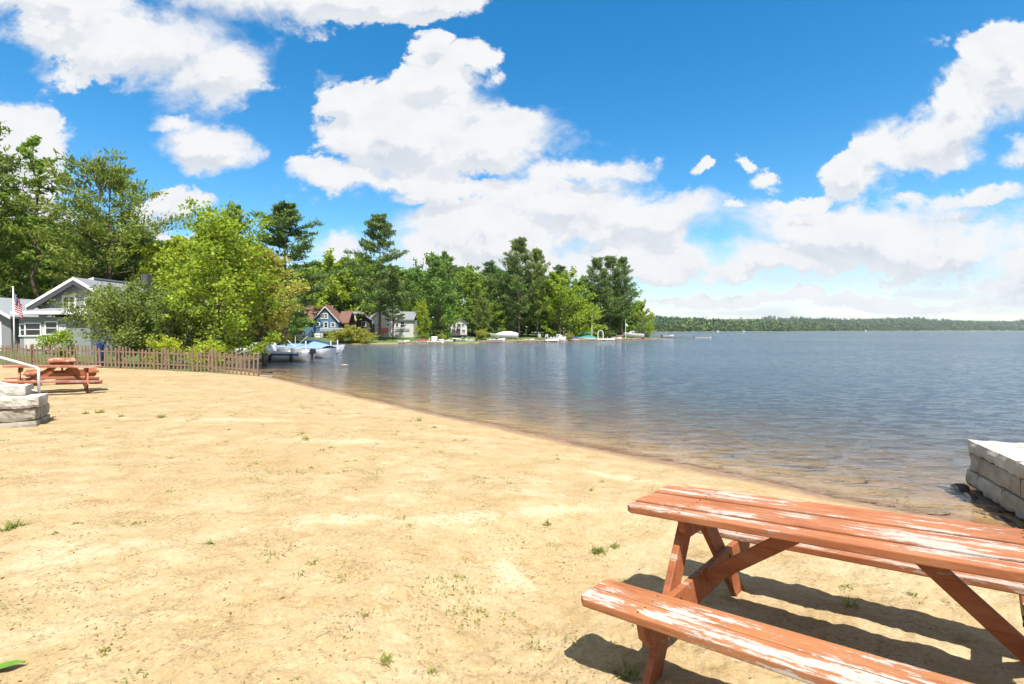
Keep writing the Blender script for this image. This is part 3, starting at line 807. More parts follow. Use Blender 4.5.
# --- far shore wood: one mass
def far_forest():
    rng = np.random.default_rng(9)
    N = 60000
    u = rng.uniform(0.16, 1.35, N)
    Yf = 640 + 2300 * rng.uniform(0, 1, N) ** 1.2
    x = u * Yf
    d = signed_dist(x, Yf)
    ok = (d > 3) & (d < 420) & (Yf > 560)
    x, Yf, d = x[ok], Yf[ok], d[ok]
    keep = rng.uniform(0, 1, len(x)) < np.where(d < 60, 1.0, 0.45)
    x, Yf, d = x[keep][:12000], Yf[keep][:12000], d[keep][:12000]
    z = ground_z(x, Yf, False)
    h = rng.uniform(7, 17, len(x)) * (0.9 + 0.3 * vnoise(x / 60, Yf / 60, 31)) * np.where(x < 330, 0.75, 1.15)
    conif = rng.uniform(0, 1, len(x)) < 0.3
    k = 42
    n = len(x)
    c = rng.normal(size=(n, k, 3)); c /= np.linalg.norm(c, axis=2)[:, :, None]
    c *= rng.uniform(0.65, 1.05, (n, k, 1))
    zz = c[:, :, 2]
    wid = np.where(conif[:, None], (1 - (zz + 1) / 2) * 0.20 + 0.03, 0.31)
    P = np.stack([x[:, None] + c[:, :, 0] * h[:, None] * wid, Yf[:, None] + c[:, :, 1] * h[:, None] * wid,
                  z[:, None] + h[:, None] * (0.52 + 0.5 * zz)], -1).reshape(-1, 3)
    V, Qd = leaves(P, np.repeat(h * 0.22, k), rng, 0.8, 0.5)
    return fast_mesh('far_forest', V, Qd, M['far_leaf'])
tag(link('far_forest', far_forest()), 'long low wooded ridge along the far shore of the lake', 'forest', None, 'stuff')

# ------------------------------------------------------------------ small builders
def board(outline, z0, z1, bev=0.006):
    """plank cut to an outline in x,y"""
    m = MB(); m.prism(outline, z0, z1, 'z'); return m
def plank_outline(x0, x1, y0, y1, c=0.0, corners=(0, 0, 0, 0)):
    """corners: cut size at (x0,y0),(x1,y0),(x1,y1),(x0,y1)"""
    a, b, cc, d = corners
    P = []
    P += [(x0, y0 + a), (x0 + a, y0)] if a else [(x0, y0)]
    P += [(x1 - b, y0), (x1, y0 + b)] if b else [(x1, y0)]
    P += [(x1, y1 - cc), (x1 - cc, y1)] if cc else [(x1, y1)]
    P += [(x0 + d, y1), (x0, y1 - d)] if d else [(x0, y1)]
    return P

M['metal_dark'] = plain('rusty_bolt', (0.10, 0.06, 0.04), 0.6, 0.2, 20, 0.5, 0.7)
def picnic_table(root, L, mats, fine=True, reach=(0.58, 0.40), wt=0.33, zt=0.75, zb=0.38, bi=0.575, bo=0.88):
    mt, mb_, ml = mats
    rg = random.Random(int(L * 100))
    bev = 0.006 if fine else 0.0
    n = 5; w = 2 * wt / n
    m = MB(); nails = MB()
    for i in range(n):
        y0 = -wt + i * w + rg.uniform(0.002, 0.006); y1 = -wt + (i + 1) * w - rg.uniform(0.002, 0.006)
        dz = rg.uniform(-0.006, 0.004); e0 = rg.uniform(-0.008, 0.008) if 0 < i < n - 1 else 0
        cr = (0.035 if i == 0 else 0, 0.035 if i == 0 else 0, 0.03 if i == n - 1 else 0, 0.03 if i == n - 1 else 0)
        m.prism(plank_outline(e0, L + e0, y0, y1, 0, cr), zt - 0.042 + dz, zt + dz, 'z')
        for xe in (0.347, L - 0.347):
            for q in (0.28, 0.72):
                nails.tube([(xe + rg.uniform(-0.008, 0.008), y0 + (y1 - y0) * q, zt + dz - 0.006), (xe + rg.uniform(-0.008, 0.008), y0 + (y1 - y0) * q, zt + dz + 0.0012)], 0.006, 7)
    m.build('tabletop', [mt, M['metal_dark']], root, bev, extra=nails if fine else None)
    for s in (-1, 1):
        m = MB(); nails = MB()
        for xe in (0.347, L - 0.347):
            for q in (0.14, 0.36, 0.64, 0.86): nails.tube([(xe + rg.uniform(-0.01, 0.01), s * (bi + (bo - bi) * q), zb - 0.005), (xe + rg.uniform(-0.01, 0.01), s * (bi + (bo - bi) * q), zb + 0.0012)], 0.006, 7)
        mid = (bi + bo) / 2
        for a, b, cr in ((bi, mid - 0.003, (0.03, 0.03, 0, 0)), (mid + 0.003, bo, (0, 0, 0.035, 0.035))):
            y0, y1 = (a, b) if s > 0 else (-b, -a)
            if s < 0: cr = (cr[2], cr[3], cr[0], cr[1])
            m.prism(plank_outline(0.0, L, y0, y1, 0, cr), zb - 0.042, zb, 'z')
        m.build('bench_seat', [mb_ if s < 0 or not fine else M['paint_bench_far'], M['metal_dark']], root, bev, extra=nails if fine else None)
    xb = 0.347
    for sx, xe in ((1, xb), (-1, L - xb)):
        # batten under the top, ends cut at a slant
        m = MB(); m.prism([(-0.29, zt - 0.043), (0.29, zt - 0.043), (0.28, zt - 0.12), (0.23, zt - 0.165), (-0.23, zt - 0.165), (-0.28, zt - 0.12)], xe - 0.02, xe + 0.022, 'x')
        m.build('top_batten', ml, root, bev)
        # seat beam, ends cut at a slant
        zc = zb - 0.043
        m = MB(); m.prism([(-bo + 0.04, zc), (bo - 0.04, zc), (bo - 0.06, zc - 0.10), (bo - 0.13, zc - 0.165), (-bo + 0.13, zc - 0.165), (-bo + 0.06, zc - 0.10)], xe - 0.02, xe + 0.02, 'x')
        m.build('seat_beam', ml, root, bev)
        for sy in (-1, 1):
            m = MB()
            x0 = xe + sx * -0.0215; x1 = x0 - sx * 0.041
            # leg: slanting board, feet and head cut level
            def yy(z): return sy * (0.125 + (0.637 - z) * 0.79)
            P = [(yy(-0.12) - 0.082, -0.12), (yy(-0.12) + 0.082, -0.12), (yy(zt - 0.044) + 0.082, zt - 0.044), (yy(zt - 0.044) - 0.082, zt - 0.044)]
            m.prism(P, min(x0, x1), max(x0, x1), 'x')
            m.build('leg', ml, root, bev)
        m = MB(); m.bar((xe + sx * 0.021, 0, zb - 0.10), (xe + sx * (reach[0] if sx > 0 else reach[1]), 0, zt - 0.085), 0.04, 0.085)
        m.build('brace', ml, root, bev)
        if fine:
            for sy in (-1, 1):
                for z in (zb - 0.09, zb - 0.14, zt - 0.08):
                    y = sy * (0.125 + (0.637 - z) * 0.79)
                    bl = MB(); bl.tube([(xe + sx * 0.0195, y, z), (xe + sx * 0.027, y, z)], 0.011, 8); bl.build('bolt', M['metal_dark'], root)

tb = empty('picnic_table', TT, 0, 'large peeling red picnic table in the right foreground on its own shadow', 'picnic table', 'red picnic tables')
tb.matrix_world = Matrix([[TB[i][0], TB[i][1], TB[i][2], TT[i]] for i in range(3)] + [[0, 0, 0, 1]])
picnic_table(tb, 2.15, (M['paint_top'], M['paint_bench'], M['paint_leg']))

def lay_table(root, p, yaw, tilt):
    root.location = p; root.rotation_mode = 'XYZ'; root.rotation_euler = (0, R(tilt), R(yaw))
q0 = Vector((-13.30, 13.0, 0)); q0.z = 0.45
t2 = empty('picnic_table', q0, 0, 'faded red picnic table standing side on, left by the picket fence behind the block steps', 'picnic table', 'red picnic tables')
lay_table(t2, q0, 42.5, 3.2)
picnic_table(t2, 1.98, (M['paint_far'], M['paint_far'], M['paint_leg']), False)
q1 = Vector((-14.0, 15.55, 0)); q1.z = gz(-14.6, 16.2, False) + 0.02
t3 = empty('picnic_table', q1, 0, 'orange red picnic table seen end on, right behind the side on table', 'picnic table', 'red picnic tables')
lay_table(t3, q1, 132.5, 0)
picnic_table(t3, 2.3, (M['paint_far'], M['paint_leg'], M['paint_leg']), False)

# ------------------------------------------------------------------ picket fence
fa, fb = Vector(FENCE_A), Vector(FENCE_B)
FL = (fb - fa).length
fang = math.atan2(fb.y - fa.y, fb.x - fa.x)
fz = gz(fa.x, fa.y, False)
fence = empty('picket_fence', (fa.x, fa.y, 0), fang, 'rustic brown picket fence closing off the left side of the beach', 'fence')
rg = random.Random(3)
def fz_at(s): return gz(fa.x + math.cos(fang) * s, fa.y + math.sin(fang) * s, False)
NP = 96; sp = FL / NP
for i in range(NP):
    s = 0.04 + i * sp + rg.uniform(-0.02, 0.02)
    z = fz_at(s); h = 1.02 + rg.uniform(-0.11, 0.08); w = rg.uniform(0.065, 0.10)
    m = MB(); tl = rg.gauss(0, 0.035)
    P = [(-w / 2, -0.1), (w / 2, -0.1), (w / 2 + tl * h, h - 0.07), (tl * h, h), (-w / 2 + tl * h, h - 0.07)]
    m.prism([(s + a, z + b) for a, b in P], 0.018 + rg.uniform(0, 0.008), 0.042, 'y')
    m.build('picket', M['picket'], fence)
for zr in (0.28, 0.78):
    m = MB()
    k = 12
    for i in range(k):
        s0, s1 = FL * i / k, FL * (i + 1) / k - 0.004
        m.bar((s0, 0.0, fz_at(s0) + zr), (s1, 0.0, fz_at(s1) + zr), 0.03, 0.07)
    m.build('rail', M['picket'], fence)
for i in range(9):
    s = 0.05 + i * 2.3
    if s > FL: break
    m = MB(); z = fz_at(s)
    m.tube([(s, -0.065, z - 0.3), (s + 0.01, -0.065, z + 1.0), (s + 0.01, -0.065, z + 1.05)], [0.05, 0.048, 0.03], 8)
    m.build('post', M['picket'], fence)

# ------------------------------------------------------------------ rock-face block walls
def rough_block(size, loc, mat, parent, seed, amp=0.018, name='block', res=0.045, faces=('f',), rz=0.0, crown=0.012):
    """a concrete block whose outer faces are split like rock"""
    sx, sy, sz = size
    nx, ny, nz = [max(2, int(s / res)) for s in size]
    V = {}; verts = []; faces_ = []
    def vid(i, j, k):
        key = (i, j, k)
        if key not in V:
            V[key] = len(verts); verts.append([-sx / 2 + sx * i / nx, -sy / 2 + sy * j / ny, -sz / 2 + sz * k / nz])
        return V[key]
    for j in range(ny):
        for k in range(nz):
            for i in (0, nx): faces_.append((vid(i, j, k), vid(i, j + 1, k), vid(i, j + 1, k + 1), vid(i, j, k + 1)))
    for i in range(nx):
        for k in range(nz):
            for j in (0, ny): faces_.append((vid(i, j, k), vid(i + 1, j, k), vid(i + 1, j, k + 1), vid(i, j, k + 1)))
        for j in range(ny):
            for k in (0, nz): faces_.append((vid(i, j, k), vid(i + 1, j, k), vid(i + 1, j + 1, k), vid(i, j + 1, k)))
    A = np.array(verts)
    ex = 1 - 2 * np.abs(A[:, 0]) / sx; ez = 1 - 2 * np.abs(A[:, 2]) / sz; ey = 1 - 2 * np.abs(A[:, 1]) / sy
    s = seed * 7.31
    q = vnoise(A[:, 0] * 9 + s, A[:, 2] * 9 + A[:, 1] * 7, 1) * 0.6 + vnoise(A[:, 0] * 22 + s, A[:, 2] * 22 + A[:, 1] * 19, 2) * 0.4
    on_y = np.abs(A[:, 1]) > sy / 2 - 1e-6; on_x = np.abs(A[:, 0]) > sx / 2 - 1e-6; on_z = np.abs(A[:, 2]) > sz / 2 - 1e-6
    bul = crown * np.clip(np.minimum(ex, 1) * 4, 0, 1) * np.clip(ez * 3, 0, 1)
    A[:, 1] += np.sign(A[:, 1]) * on_y * (q * amp + bul)
    bul2 = crown * np.clip(ey * 4, 0, 1) * np.clip(ez * 3, 0, 1)
    A[:, 0] += np.sign(A[:, 0]) * on_x * (q * amp + bul2 * 0.5) * 0.8
    A[:, 2] += np.sign(A[:, 2]) * on_z * q * 0.005
    # chipped arrises
    ed = (on_x | on_y) & on_z
    chip = np.clip(vnoise(A[:, 0] * 13 + s, A[:, 1] * 13 + A[:, 2] * 5, 6), 0, 1)
    A[:, 2] -= np.sign(A[:, 2]) * ed * chip * 0.014
    A[:, 1] -= np.sign(A[:, 1]) * (on_y & on_z) * chip * 0.012
    A[:, 0] -= np.sign(A[:, 0]) * (on_x & on_z) * chip * 0.012
    M3 = Matrix.Rotation(rz, 3, 'Z')
    m = MB(); m.add([M3 @ Vector(p) + Vector(loc) for p in A], faces_)
    o = m.build(name, mat, parent, smooth=False)
    return o

M['dark_stone'] = rock_concrete('wet_and_shaded_stone', (0.045, 0.04, 0.036), (0.02, 0.018, 0.016))
rgp = random.Random(8)
pdir = Vector((-0.39, -0.92, 0)).normalized()
pang = math.atan2(pdir.y, pdir.x)
pier = empty('block_pier', (6.20, 6.84, 0), pang, 'grey rock faced block pier running into the lake at the right edge', 'pier')
# local x runs from the outer end back to the beach, local +y is the side away from the camera
def wall_rows(root, L, W, rows, seed, blk=0.62, mats=('concrete', 'cap')):
    """rows of blocks round all sides: (z0, z1, inset, kind)"""
    sd = seed
    core = MB(); core.box((L / 2, W / 2, (rows[0][0] + rows[-1][1]) / 2 - 0.02), (L - 0.3, W - 0.3, rows[-1][1] - rows[0][0] - 0.1)); core.build('core', M['concrete'], root)
    for ri, (z0, z1, inset, kind) in enumerate(rows):
        hgt = z1 - z0 - 0.008
        if kind == 'cap':
            x = -inset
            while x < L:
                l = min(1.25 + rgp.uniform(-0.1, 0.15), L - x)
                sd += 1
                rough_block((l - 0.008, W + 2 * -inset * -1, hgt), (x + l / 2, W / 2, (z0 + z1) / 2), M['cap'], root, sd, 0.022, 'cap_slab', 0.045, crown=0.012)
                x += l
            continue
        x = inset + (0.0 if ri % 2 == 0 else -0.0); first = True
        while x < L:
            l = (blk if not (first and ri % 2) else blk * 0.55) * rgp.uniform(0.92, 1.08); first = False
            for y in (inset + 0.13, W - inset - 0.13):
                sd += 1
                rough_block((l - 0.012, 0.26, hgt), (x + l / 2, y, (z0 + z1) / 2), M['concrete'], root, sd, 0.016)
            x += l
        y = inset + 0.27
        while y < W - inset - 0.35:
            l = min(blk, W - inset - 0.27 - y); sd += 1
            rough_block((0.24, l - 0.012, hgt), (inset + 0.12, y + l / 2, (z0 + z1) / 2), M['concrete'], root, sd, 0.016)
            y += l
wall_rows(pier, 5.6, 1.25, [(-0.55, -0.02, 0.10, 'b'), (0.0, 0.215, 0.03, 'b'), (0.22, 0.44, 0.055, 'b'), (0.445, 0.62, -0.035, 'cap')], 10)
rs = np.random.default_rng(2)
def stone_mesh(r, seed, sq=(1, 0.8, 0.55)):
    m = MB(); m.sphere((0, 0, 0), 1.0, 14, 9)
    A = np.array(m.v); n = 1 + 0.22 * vnoise(A[:, 0] * 1.7 + seed, A[:, 1] * 1.7 + A[:, 2] * 2.1, seed) + 0.08 * vnoise(A[:, 0] * 5 + seed, A[:, 2] * 5 + A[:, 1] * 4, seed + 1)
    A = A * n[:, None] * np.array(sq) * r
    m.v = [tuple(p) for p in A]; return m
for i in range(9):
    m = stone_mesh(rs.uniform(0.10, 0.2), 20 + i)
    off = Vector((0.25 + i * 0.4, -0.06 - rs.uniform(0, 0.14), rs.uniform(-0.10, 0.0)))
    m.v = [tuple(Vector(p) + off) for p in m.v]
    m.build('footing_stone', M['dark_stone'], pier, smooth=True)  # wet stones, with the shadow under the pier put into their dark colour

bx, by = -8.42, 8.85
bz = gz(bx, by, False)
steps = empty('block_steps', (bx, by, bz), R(180 + 31), 'pale rock faced block steps at the left edge, below the grey handrail', 'steps')
# turned half round: local x runs to the left of the picture, local y towards the camera is negative
sd = 200
for ri, (z0, z1, L0, yb) in enumerate([(-0.25, 0.10, 0.02, 0.0), (0.105, 0.335, 0.035, 0.02)]):
    x = L0 - (0 if ri == 0 else 0.0); k = 0
    while x < 3.2:
        l = (0.62 if ri else 0.58) * (1.0 if (k or ri) else 0.95); k += 1; sd += 1
        rough_block((l - 0.014, 0.3, z1 - z0 - 0.008), (x + l / 2, 0.15 * -1 - yb, (z0 + z1) / 2), M['concrete'], steps, sd, 0.018, crown=0.014)
        x += l
    for j in range(1):
        sd += 1
        rough_block((0.3, 0.58, z1 - z0 - 0.008), (L0 + 0.15, -0.30 - yb - 0.6 * j - 0.3, (z0 + z1) / 2), M['concrete'], steps, sd, 0.018, crown=0.014)
x = -0.02
while x < 3.2:
    l = 0.98; sd += 1
    rough_block((l - 0.012, 0.62, 0.185), (x + l / 2, -0.29, 0.335 + 0.098), M['cap'], steps, sd, 0.024, 'cap_slab', 0.045, crown=0.006); x += l
x = 0.24
while x < 3.2:
    l = 0.98; sd += 1
    rough_block((l - 0.012, 0.5, 0.17), (x + l / 2, -0.62, 0.527 + 0.088), M['cap'], steps, sd, 0.02, 'cap_slab', 0.05, crown=0.006); x += l
fill = MB(); fill.box((1.75, -0.6, 0.2), (2.6, 0.5, 0.6)); fill.build('core', M['concrete'], steps)

rail = empty('handrail', (bx, by, bz), 0, 'grey tubular metal handrail sloping down over the block steps', 'handrail')
def prail(px, py, Y): p = at(px, py, Y); return (p.x - bx, p.y - by, p.z - bz)
a1 = prail(37.8, 396, 9.35); a2 = prail(37.8, 370, 9.35)
b1 = prail(-30, 349.0, 9.15)
post = MB(); post.tube([(a1[0], a1[1], 0.50), (a2[0], a2[1], a2[2]), (a2[0] - 0.012, a2[1], a2[2] + 0.03), (a2[0] - 0.05, a2[1], a2[2] + 0.052)], 0.022, 10); post.build('post', M['metal'], rail, smooth=True)
top = MB(); top.tube([(a2[0] - 0.04, a2[1], a2[2] + 0.048), b1], 0.022, 10); top.build('top_rail', M['metal'], rail, smooth=True)
lowr = MB(); lowr.tube([(a1[0] - 0.02, a1[1], 0.56), (b1[0], b1[1], 0.56 + (b1[2] - a2[2]) * 0.8)], 0.016, 8); lowr.build('lower_rail', M['metal'], rail, smooth=True)
p2 = MB(); p2.tube([(b1[0] + 0.05, b1[1], 0.5), (b1[0] + 0.05, b1[1], b1[2])], 0.022, 10); p2.build('post', M['metal'], rail, smooth=True)

# ------------------------------------------------------------------ houses
M['grey_wall'] = plain('grey_shingle_wall', (0.21, 0.215, 0.22), 0.8, 0.10, 3, 0.2, 0, 0.2, (1, 1, 12))
M['grey_roof'] = plain('grey_asphalt_shingle', (0.16, 0.17, 0.18), 0.9, 0.2, 5, 0.2, 0, 0.3)
M['light_roof'] = plain('weathered_light_roof', (0.20, 0.215, 0.23), 0.8, 0.15, 3, 0.2)
M['dark_trim'] = plain('dark_soffit', (0.06, 0.06, 0.065), 0.7)
M['blue_wall'] = plain('slate_blue_clapboard', (0.085, 0.155, 0.235), 0.7, 0.08, 3, 0.25, 0, 0.2, (1, 1, 10))
M['red_roof'] = plain('red_brown_shingle', (0.135, 0.072, 0.056), 0.9, 0.18, 4, 0.2, 0, 0.3)
M['brown_wall'] = plain('dark_brown_wall', (0.055, 0.045, 0.04), 0.8, 0.15, 3)
m_, t_ = new_mat('window_glass'); bsdf(t_, (0.02, 0.025, 0.03), 0.08, None, 0.6); M['glass'] = m_
def window(parent, x, z, w, h, y=0.0, frame='white', bars=(0, 1), fw=0.07, depth=0.05):
    """a window in a wall facing -y at y"""
    m = MB()
    m.box((x, y - depth / 2, z + h / 2 + fw / 2), (w + 2 * fw, depth, fw)); m.box((x, y - depth / 2 - 0.01, z - h / 2 - fw / 2), (w + 2 * fw + 0.06, depth + 0.02, fw))
    for s in (-1, 1): m.box((x + s * (w / 2 + fw / 2), y - depth / 2, z), (fw, depth, h - 0.002))
    for k in range(bars[0]): m.box((x - w / 2 + w * (k + 1) / (bars[0] + 1), y - depth / 2 + 0.006, z), (0.045, depth - 0.012, h - 0.004))
    for k in range(bars[1]): m.box((x, y - depth / 2 + 0.008, z - h / 2 + h * (k + 1) / (bars[1] + 1)), (w - 0.004, depth - 0.016, 0.05))
    f = m.build('window', M[frame], parent)
    p = MB(); p.box((x, y - 0.012, z), (w - 0.002, 0.012, h - 0.002)); p.build('pane', M['glass'], f)
    return f
def gable_roof(x0, x1, y0, y1, ze, zr, ov=0.3, th=0.14, xr=None):
    """ridge along y; returns a roof builder"""
    m = MB(); xm = (x0 + x1) / 2 if xr is None else xr
    for xe, s in ((x0, -1), (x1, 1)):
        dx = xe - xm; sl = (zr - ze) / abs(dx)
        xo = xe + s * ov; zo = ze - sl * ov
        P = [(xo, zo), (xm, zr), (xm, zr + th), (xo, zo + th)]
        if s < 0: m.prism(P, y0 - ov, y1 + ov, 'y')
        else: m.prism([(xm + 0.001, zr), (xo, zo), (xo, zo + th), (xm + 0.001, zr + th)], y0 - ov, y1 + ov, 'y')
    return m
def barge(x0, x1, y, ze, zr, ov=0.3, th=0.2, mat='white', parent=None):
    m = MB(); xm = (x0 + x1) / 2
    for xe, s in ((x0, -1), (x1, 1)):
        sl = (zr - ze) / abs(xe - xm); xo = xe + s * ov; zo = ze - sl * ov
        m.prism([(xo, zo - 0.06), (xm, zr - 0.06), (xm, zr + th), (xo, zo + th)], y - ov - 0.05, y - ov - 0.004, 'y')
    return m.build('fascia', M[mat], parent)
def wall_gable(x0, x1, y0, y1, ze, zr, z0=-0.4):
    m = MB(); xm = (x0 + x1) / 2
    m.prism([(x0, z0), (x1, z0), (x1, ze), (xm, zr - 0.02), (x0, ze)], y0, y1, 'y'); return m

# grey house on the left
hp = ground_at(80, 36)
gh = empty('grey_house', hp, 0, 'grey shingled cottage with steep gable and white porch behind the picket fence', 'house')
hz = hp.z
def hx(px, Y=36): return (px - 75) / F * Y
def hw(px, Y=33.35): return (px - 512) / F * Y - hp.x
def hh(py, Y=36): return EYE - (py - HOR) / F * Y - hz
wall_gable(-2.95, 2.95, 0, 5.5, hh(304), hh(281)).build('wall', M['grey_wall'], gh)
gable_roof(-2.95, 2.95, 0, 5.5, hh(304), hh(280), 0.45, 0.14).build('roof', M['grey_roof'], gh)
barge(-2.95, 2.95, 0, hh(304), hh(280), 0.45, 0.16, 'white', gh)
m = MB()
for s in (-1, 1):   # dark soffit boards behind the white fascia
    zr_, ze_ = hh(281.5), hh(305.5)
    m.prism([(s * 3.35, ze_ - 0.55), (0, zr_ - 0.25), (0, zr_ + 0.02), (s * 3.35, ze_ - 0.18)], -0.47, -0.40, 'y')
m.build('soffit', M['dark_trim'], gh)
m = MB(); m.prism([(-3.0, hh(292)), (0.1, hh(277.5)), (0.1, hh(276)), (-3.1, hh(290))], 1.2, 5.2, 'y'); m.build('dormer_roof', M['light_roof'], gh)
m = MB(); m.prism([(-2.6, hh(303)), (-0.2, hh(284)), (-0.2, hh(279.5)), (-2.6, hh(291))], 1.6, 5.0, 'y'); m.build('dormer_wall', M['grey_wall'], gh)
m = MB(); m.prism([(-3.1, hh(292) - 0.1), (0.1, hh(277.5) - 0.1), (0.1, hh(275.6)), (-3.1, hh(289.6))], 1.13, 1.19, 'y'); m.build('dormer_fascia', M['white'], gh)
window(gh, hx(65), hh(303), 0.75, 0.85, 0.0, bars=(1, 1), fw=0.12)
window(gh, hx(86), hh(304), 0.6, 0.8, 0.0, bars=(0, 1), fw=0.12)
m = MB(); m.box(((hw(19) + hw(90)) / 2, -1.3, hh(336)), (hw(90) - hw(19), 2.6, hh(318) - hh(354))); m.build('porch', M['grey_wall'], gh)
m = MB(); m.box((hw(45), -2.62, hh(337, 33.4)), (hw(68) - hw(26), 0.04, 1.75)); m.build('white_boards', M['offwhite'], gh)
m = MB(); m.prism([(-3.0, hh(313)), (-3.0, hh(315.5)), (0, hh(315.5)), (0, hh(308))], hw(17), hw(93), 'x')
m.build('porch_roof', M['light_roof'], gh)
m = MB(); m.box(((hw(17) + hw(93)) / 2, -3.03, hh(314.2)), (hw(93) - hw(17), 0.05, 0.22)); m.build('porch_fascia', M['white'], gh)
for px, w, h, z in ((33.5, 0.95, 0.75, 329.5), (52, 0.72, 0.75, 328), (24, 0.45, 0.7, 330)):
    window(gh, hw(px), hh(z, 33.4), w, h, -2.645 if px > 30 else -2.6, bars=(0, 1), fw=0.09)
m = MB(); m.box((hw(52), -2.665, hh(344, 33.4)), (0.95, 0.05, 1.1)); dr = m.build('door', M['white'], gh)
k = MB(); k.sphere((hw(52) + 0.38, -2.68, hh(343, 33.4)), 0.05, 8, 5); k.build('handle', M['metal'], dr)
m = MB(); m.box((1.2, 5, hh(275)), (0.5, 0.5, 1.2)); m.build('chimney', M['dark_trim'], gh)
m = wall_gable(hx(-50), hx(13), -0.5, 5.5, hh(316), hh(299)); m.build('wing_wall', M['grey_wall'], gh)
gable_roof(hx(-50), hx(13), -0.5, 5.5, hh(316), hh(298.5), 0.35, 0.14).build('wing_roof', M['light_roof'], gh)
barge(hx(-50), hx(13), -0.5, hh(316), hh(298.5), 0.35, 0.16, 'white', gh)
m = MB(); m.box((hx(-5), -0.53, hh(336)), (1.35, 0.05, 2.1)); dr = m.build('door', M['white'], gh)

# flagpole with a limp flag
fp = ground_at(14.2, 25.0)
pole = empty('flagpole', fp, R(5), 'white flagpole with a limp striped flag in front of the grey porch', 'flagpole')
ft = EYE - (288 - HOR) / F * 25 - fp.z
m = MB(); m.tube([(0, 0, -0.2), (0, 0, ft)], [0.032, 0.026], 10); m.sphere((0, 0, ft + 0.03), 0.045, 10, 6); m.build('pole', M['white'], pole, smooth=True)
FM = [plain('flag_red', (0.45, 0.03, 0.05), 0.8), plain('flag_white', (0.56, 0.56, 0.56), 0.8), plain('flag_blue', (0.03, 0.05, 0.18), 0.8)]
def flag_pt(u, v):    # u 0..1 along the fly, v 0..1 down the hoist
    x = 0.035 + 0.34 * u ** 0.8 + 0.03 * math.sin(v * 5 + u * 4)
    y = 0.075 * math.sin(u * 15 + v * 1.5) * min(1, u * 4)
    z = ft - 0.28 - 0.80 * v - 0.62 * u ** 1.15
    return (x, y, z)
m = MB(); NU, NV = 30, 26
for i in range(NU):
    for j in range(NV):
        u0, u1, v0, v1 = i / NU, (i + 1) / NU, j / NV, (j + 1) / NV
        mi = 2 if (u0 < 0.4 - 1e-6 and v0 < 7 / 13 - 1e-6) else (0 if (j // 2) % 2 == 0 else 1)
        m.add([flag_pt(u0, v0), flag_pt(u1, v0), flag_pt(u1, v1), flag_pt(u0, v1)], [(0, 1, 2, 3)], mi)
fl = m.build('flag', FM, pole, smooth=True)
m = MB()
for rrow in range(9):
    for cc in range(6 if rrow % 2 == 0 else 5):
        u = 0.4 * ((cc * 2 + 1 + rrow % 2) / 12); v = 7 / 13 * (rrow + 1) / 10
        c = Vector(flag_pt(u, v))
        for sgn in (-1, 1):
            P = []
            for k in range(10):
                a = k * math.pi / 5; r = 0.016 if k % 2 == 0 else 0.007
                q = Vector(flag_pt(u + math.sin(a) * r / 0.55, v - math.cos(a) * r / 0.8)); q.y += sgn * 0.004
                P.append(q)
            m.add(P, [tuple(range(10))], 0)
m.build('stars', FM[1], fl)

brl = ground_at(99.5, 24.6)
b_ = empty('plastic_barrel', brl, 0, 'blue plastic barrel half hidden behind the pickets and shrubs', 'barrel'); b_.scale = (0.62, 0.62, 0.86)
M['barrel_blue'] = plain('blue_plastic', (0.05, 0.10, 0.30), 0.4)
m = MB(); m.tube([(0, 0, 0.0), (0, 0, 0.05), (0, 0, 0.4), (0, 0, 0.9), (0, 0, 1.15), (0, 0, 1.3), (0, 0, 1.33)], [0.25, 0.29, 0.31, 0.31, 0.3, 0.27, 0.2], 16); m.build('drum', M['barrel_blue'], b_, smooth=True)
m = MB(); m.tube([(0, 0, 0.45), (0, 0, 0.49)], 0.325, 16); m.tube([(0, 0, 0.85), (0, 0, 0.89)], 0.325, 16); m.build('hoop', M['barrel_blue'], b_)

# blue cottage across the cove
cp = ground_at(326, 89)
bc = empty('blue_cottage', cp, R(3), 'slate blue cottage with white trim and red brown roof on the far bank', 'cottage')
def fx(px, c, Y): return (px - c) / F * Y
def fh(py, Y, z): return EYE - (py - HOR) / F * Y - z
Y0 = 89; zc = cp.z
X_ = lambda px: fx(px, 326, Y0); H_ = lambda py: fh(py, Y0, zc)
m = MB(); m.box(((X_(300) + X_(327)) / 2, 4, (H_(322) - 0.6) / 2), (X_(327) - X_(300), 5.2, H_(322) + 0.6)); m.build('wall', M['blue_wall'], bc)
m = MB(); m.prism([(1.0, H_(322.5)), (4, H_(305.5)), (7.0, H_(322.5)), (7.0, H_(321.5)), (4, H_(304.3)), (1.0, H_(321.5))], X_(299), X_(327), 'x'); m.build('roof', M['red_roof'], bc)
wall_gable(X_(313.5), X_(338), 0, 5, H_(320.5), H_(307.5)).build('gable_wall', M['blue_wall'], bc)
gable_roof(X_(313.5), X_(338), 0, 5, H_(320.5), H_(307), 0.3, 0.15).build('gable_roof', M['red_roof'], bc)
barge(X_(313.5), X_(338), 0, H_(320.5), H_(307), 0.3, 0.12, 'white', bc)
m = MB(); m.box(((X_(336) + X_(346)) / 2, 3.4, (H_(323) - 0.6) / 2), (X_(346) - X_(336) - 0.05, 4, H_(323) + 0.6)); m.build('side_wall', M['brown_wall'], bc)
m = MB(); m.prism([(1.0, H_(323.5)), (3.4, H_(311.5)), (6, H_(323.5)), (6, H_(322.5)), (3.4, H_(310.5)), (1.0, H_(322.5))], X_(335.6), X_(347), 'x'); m.build('side_roof', M['red_roof'], bc)
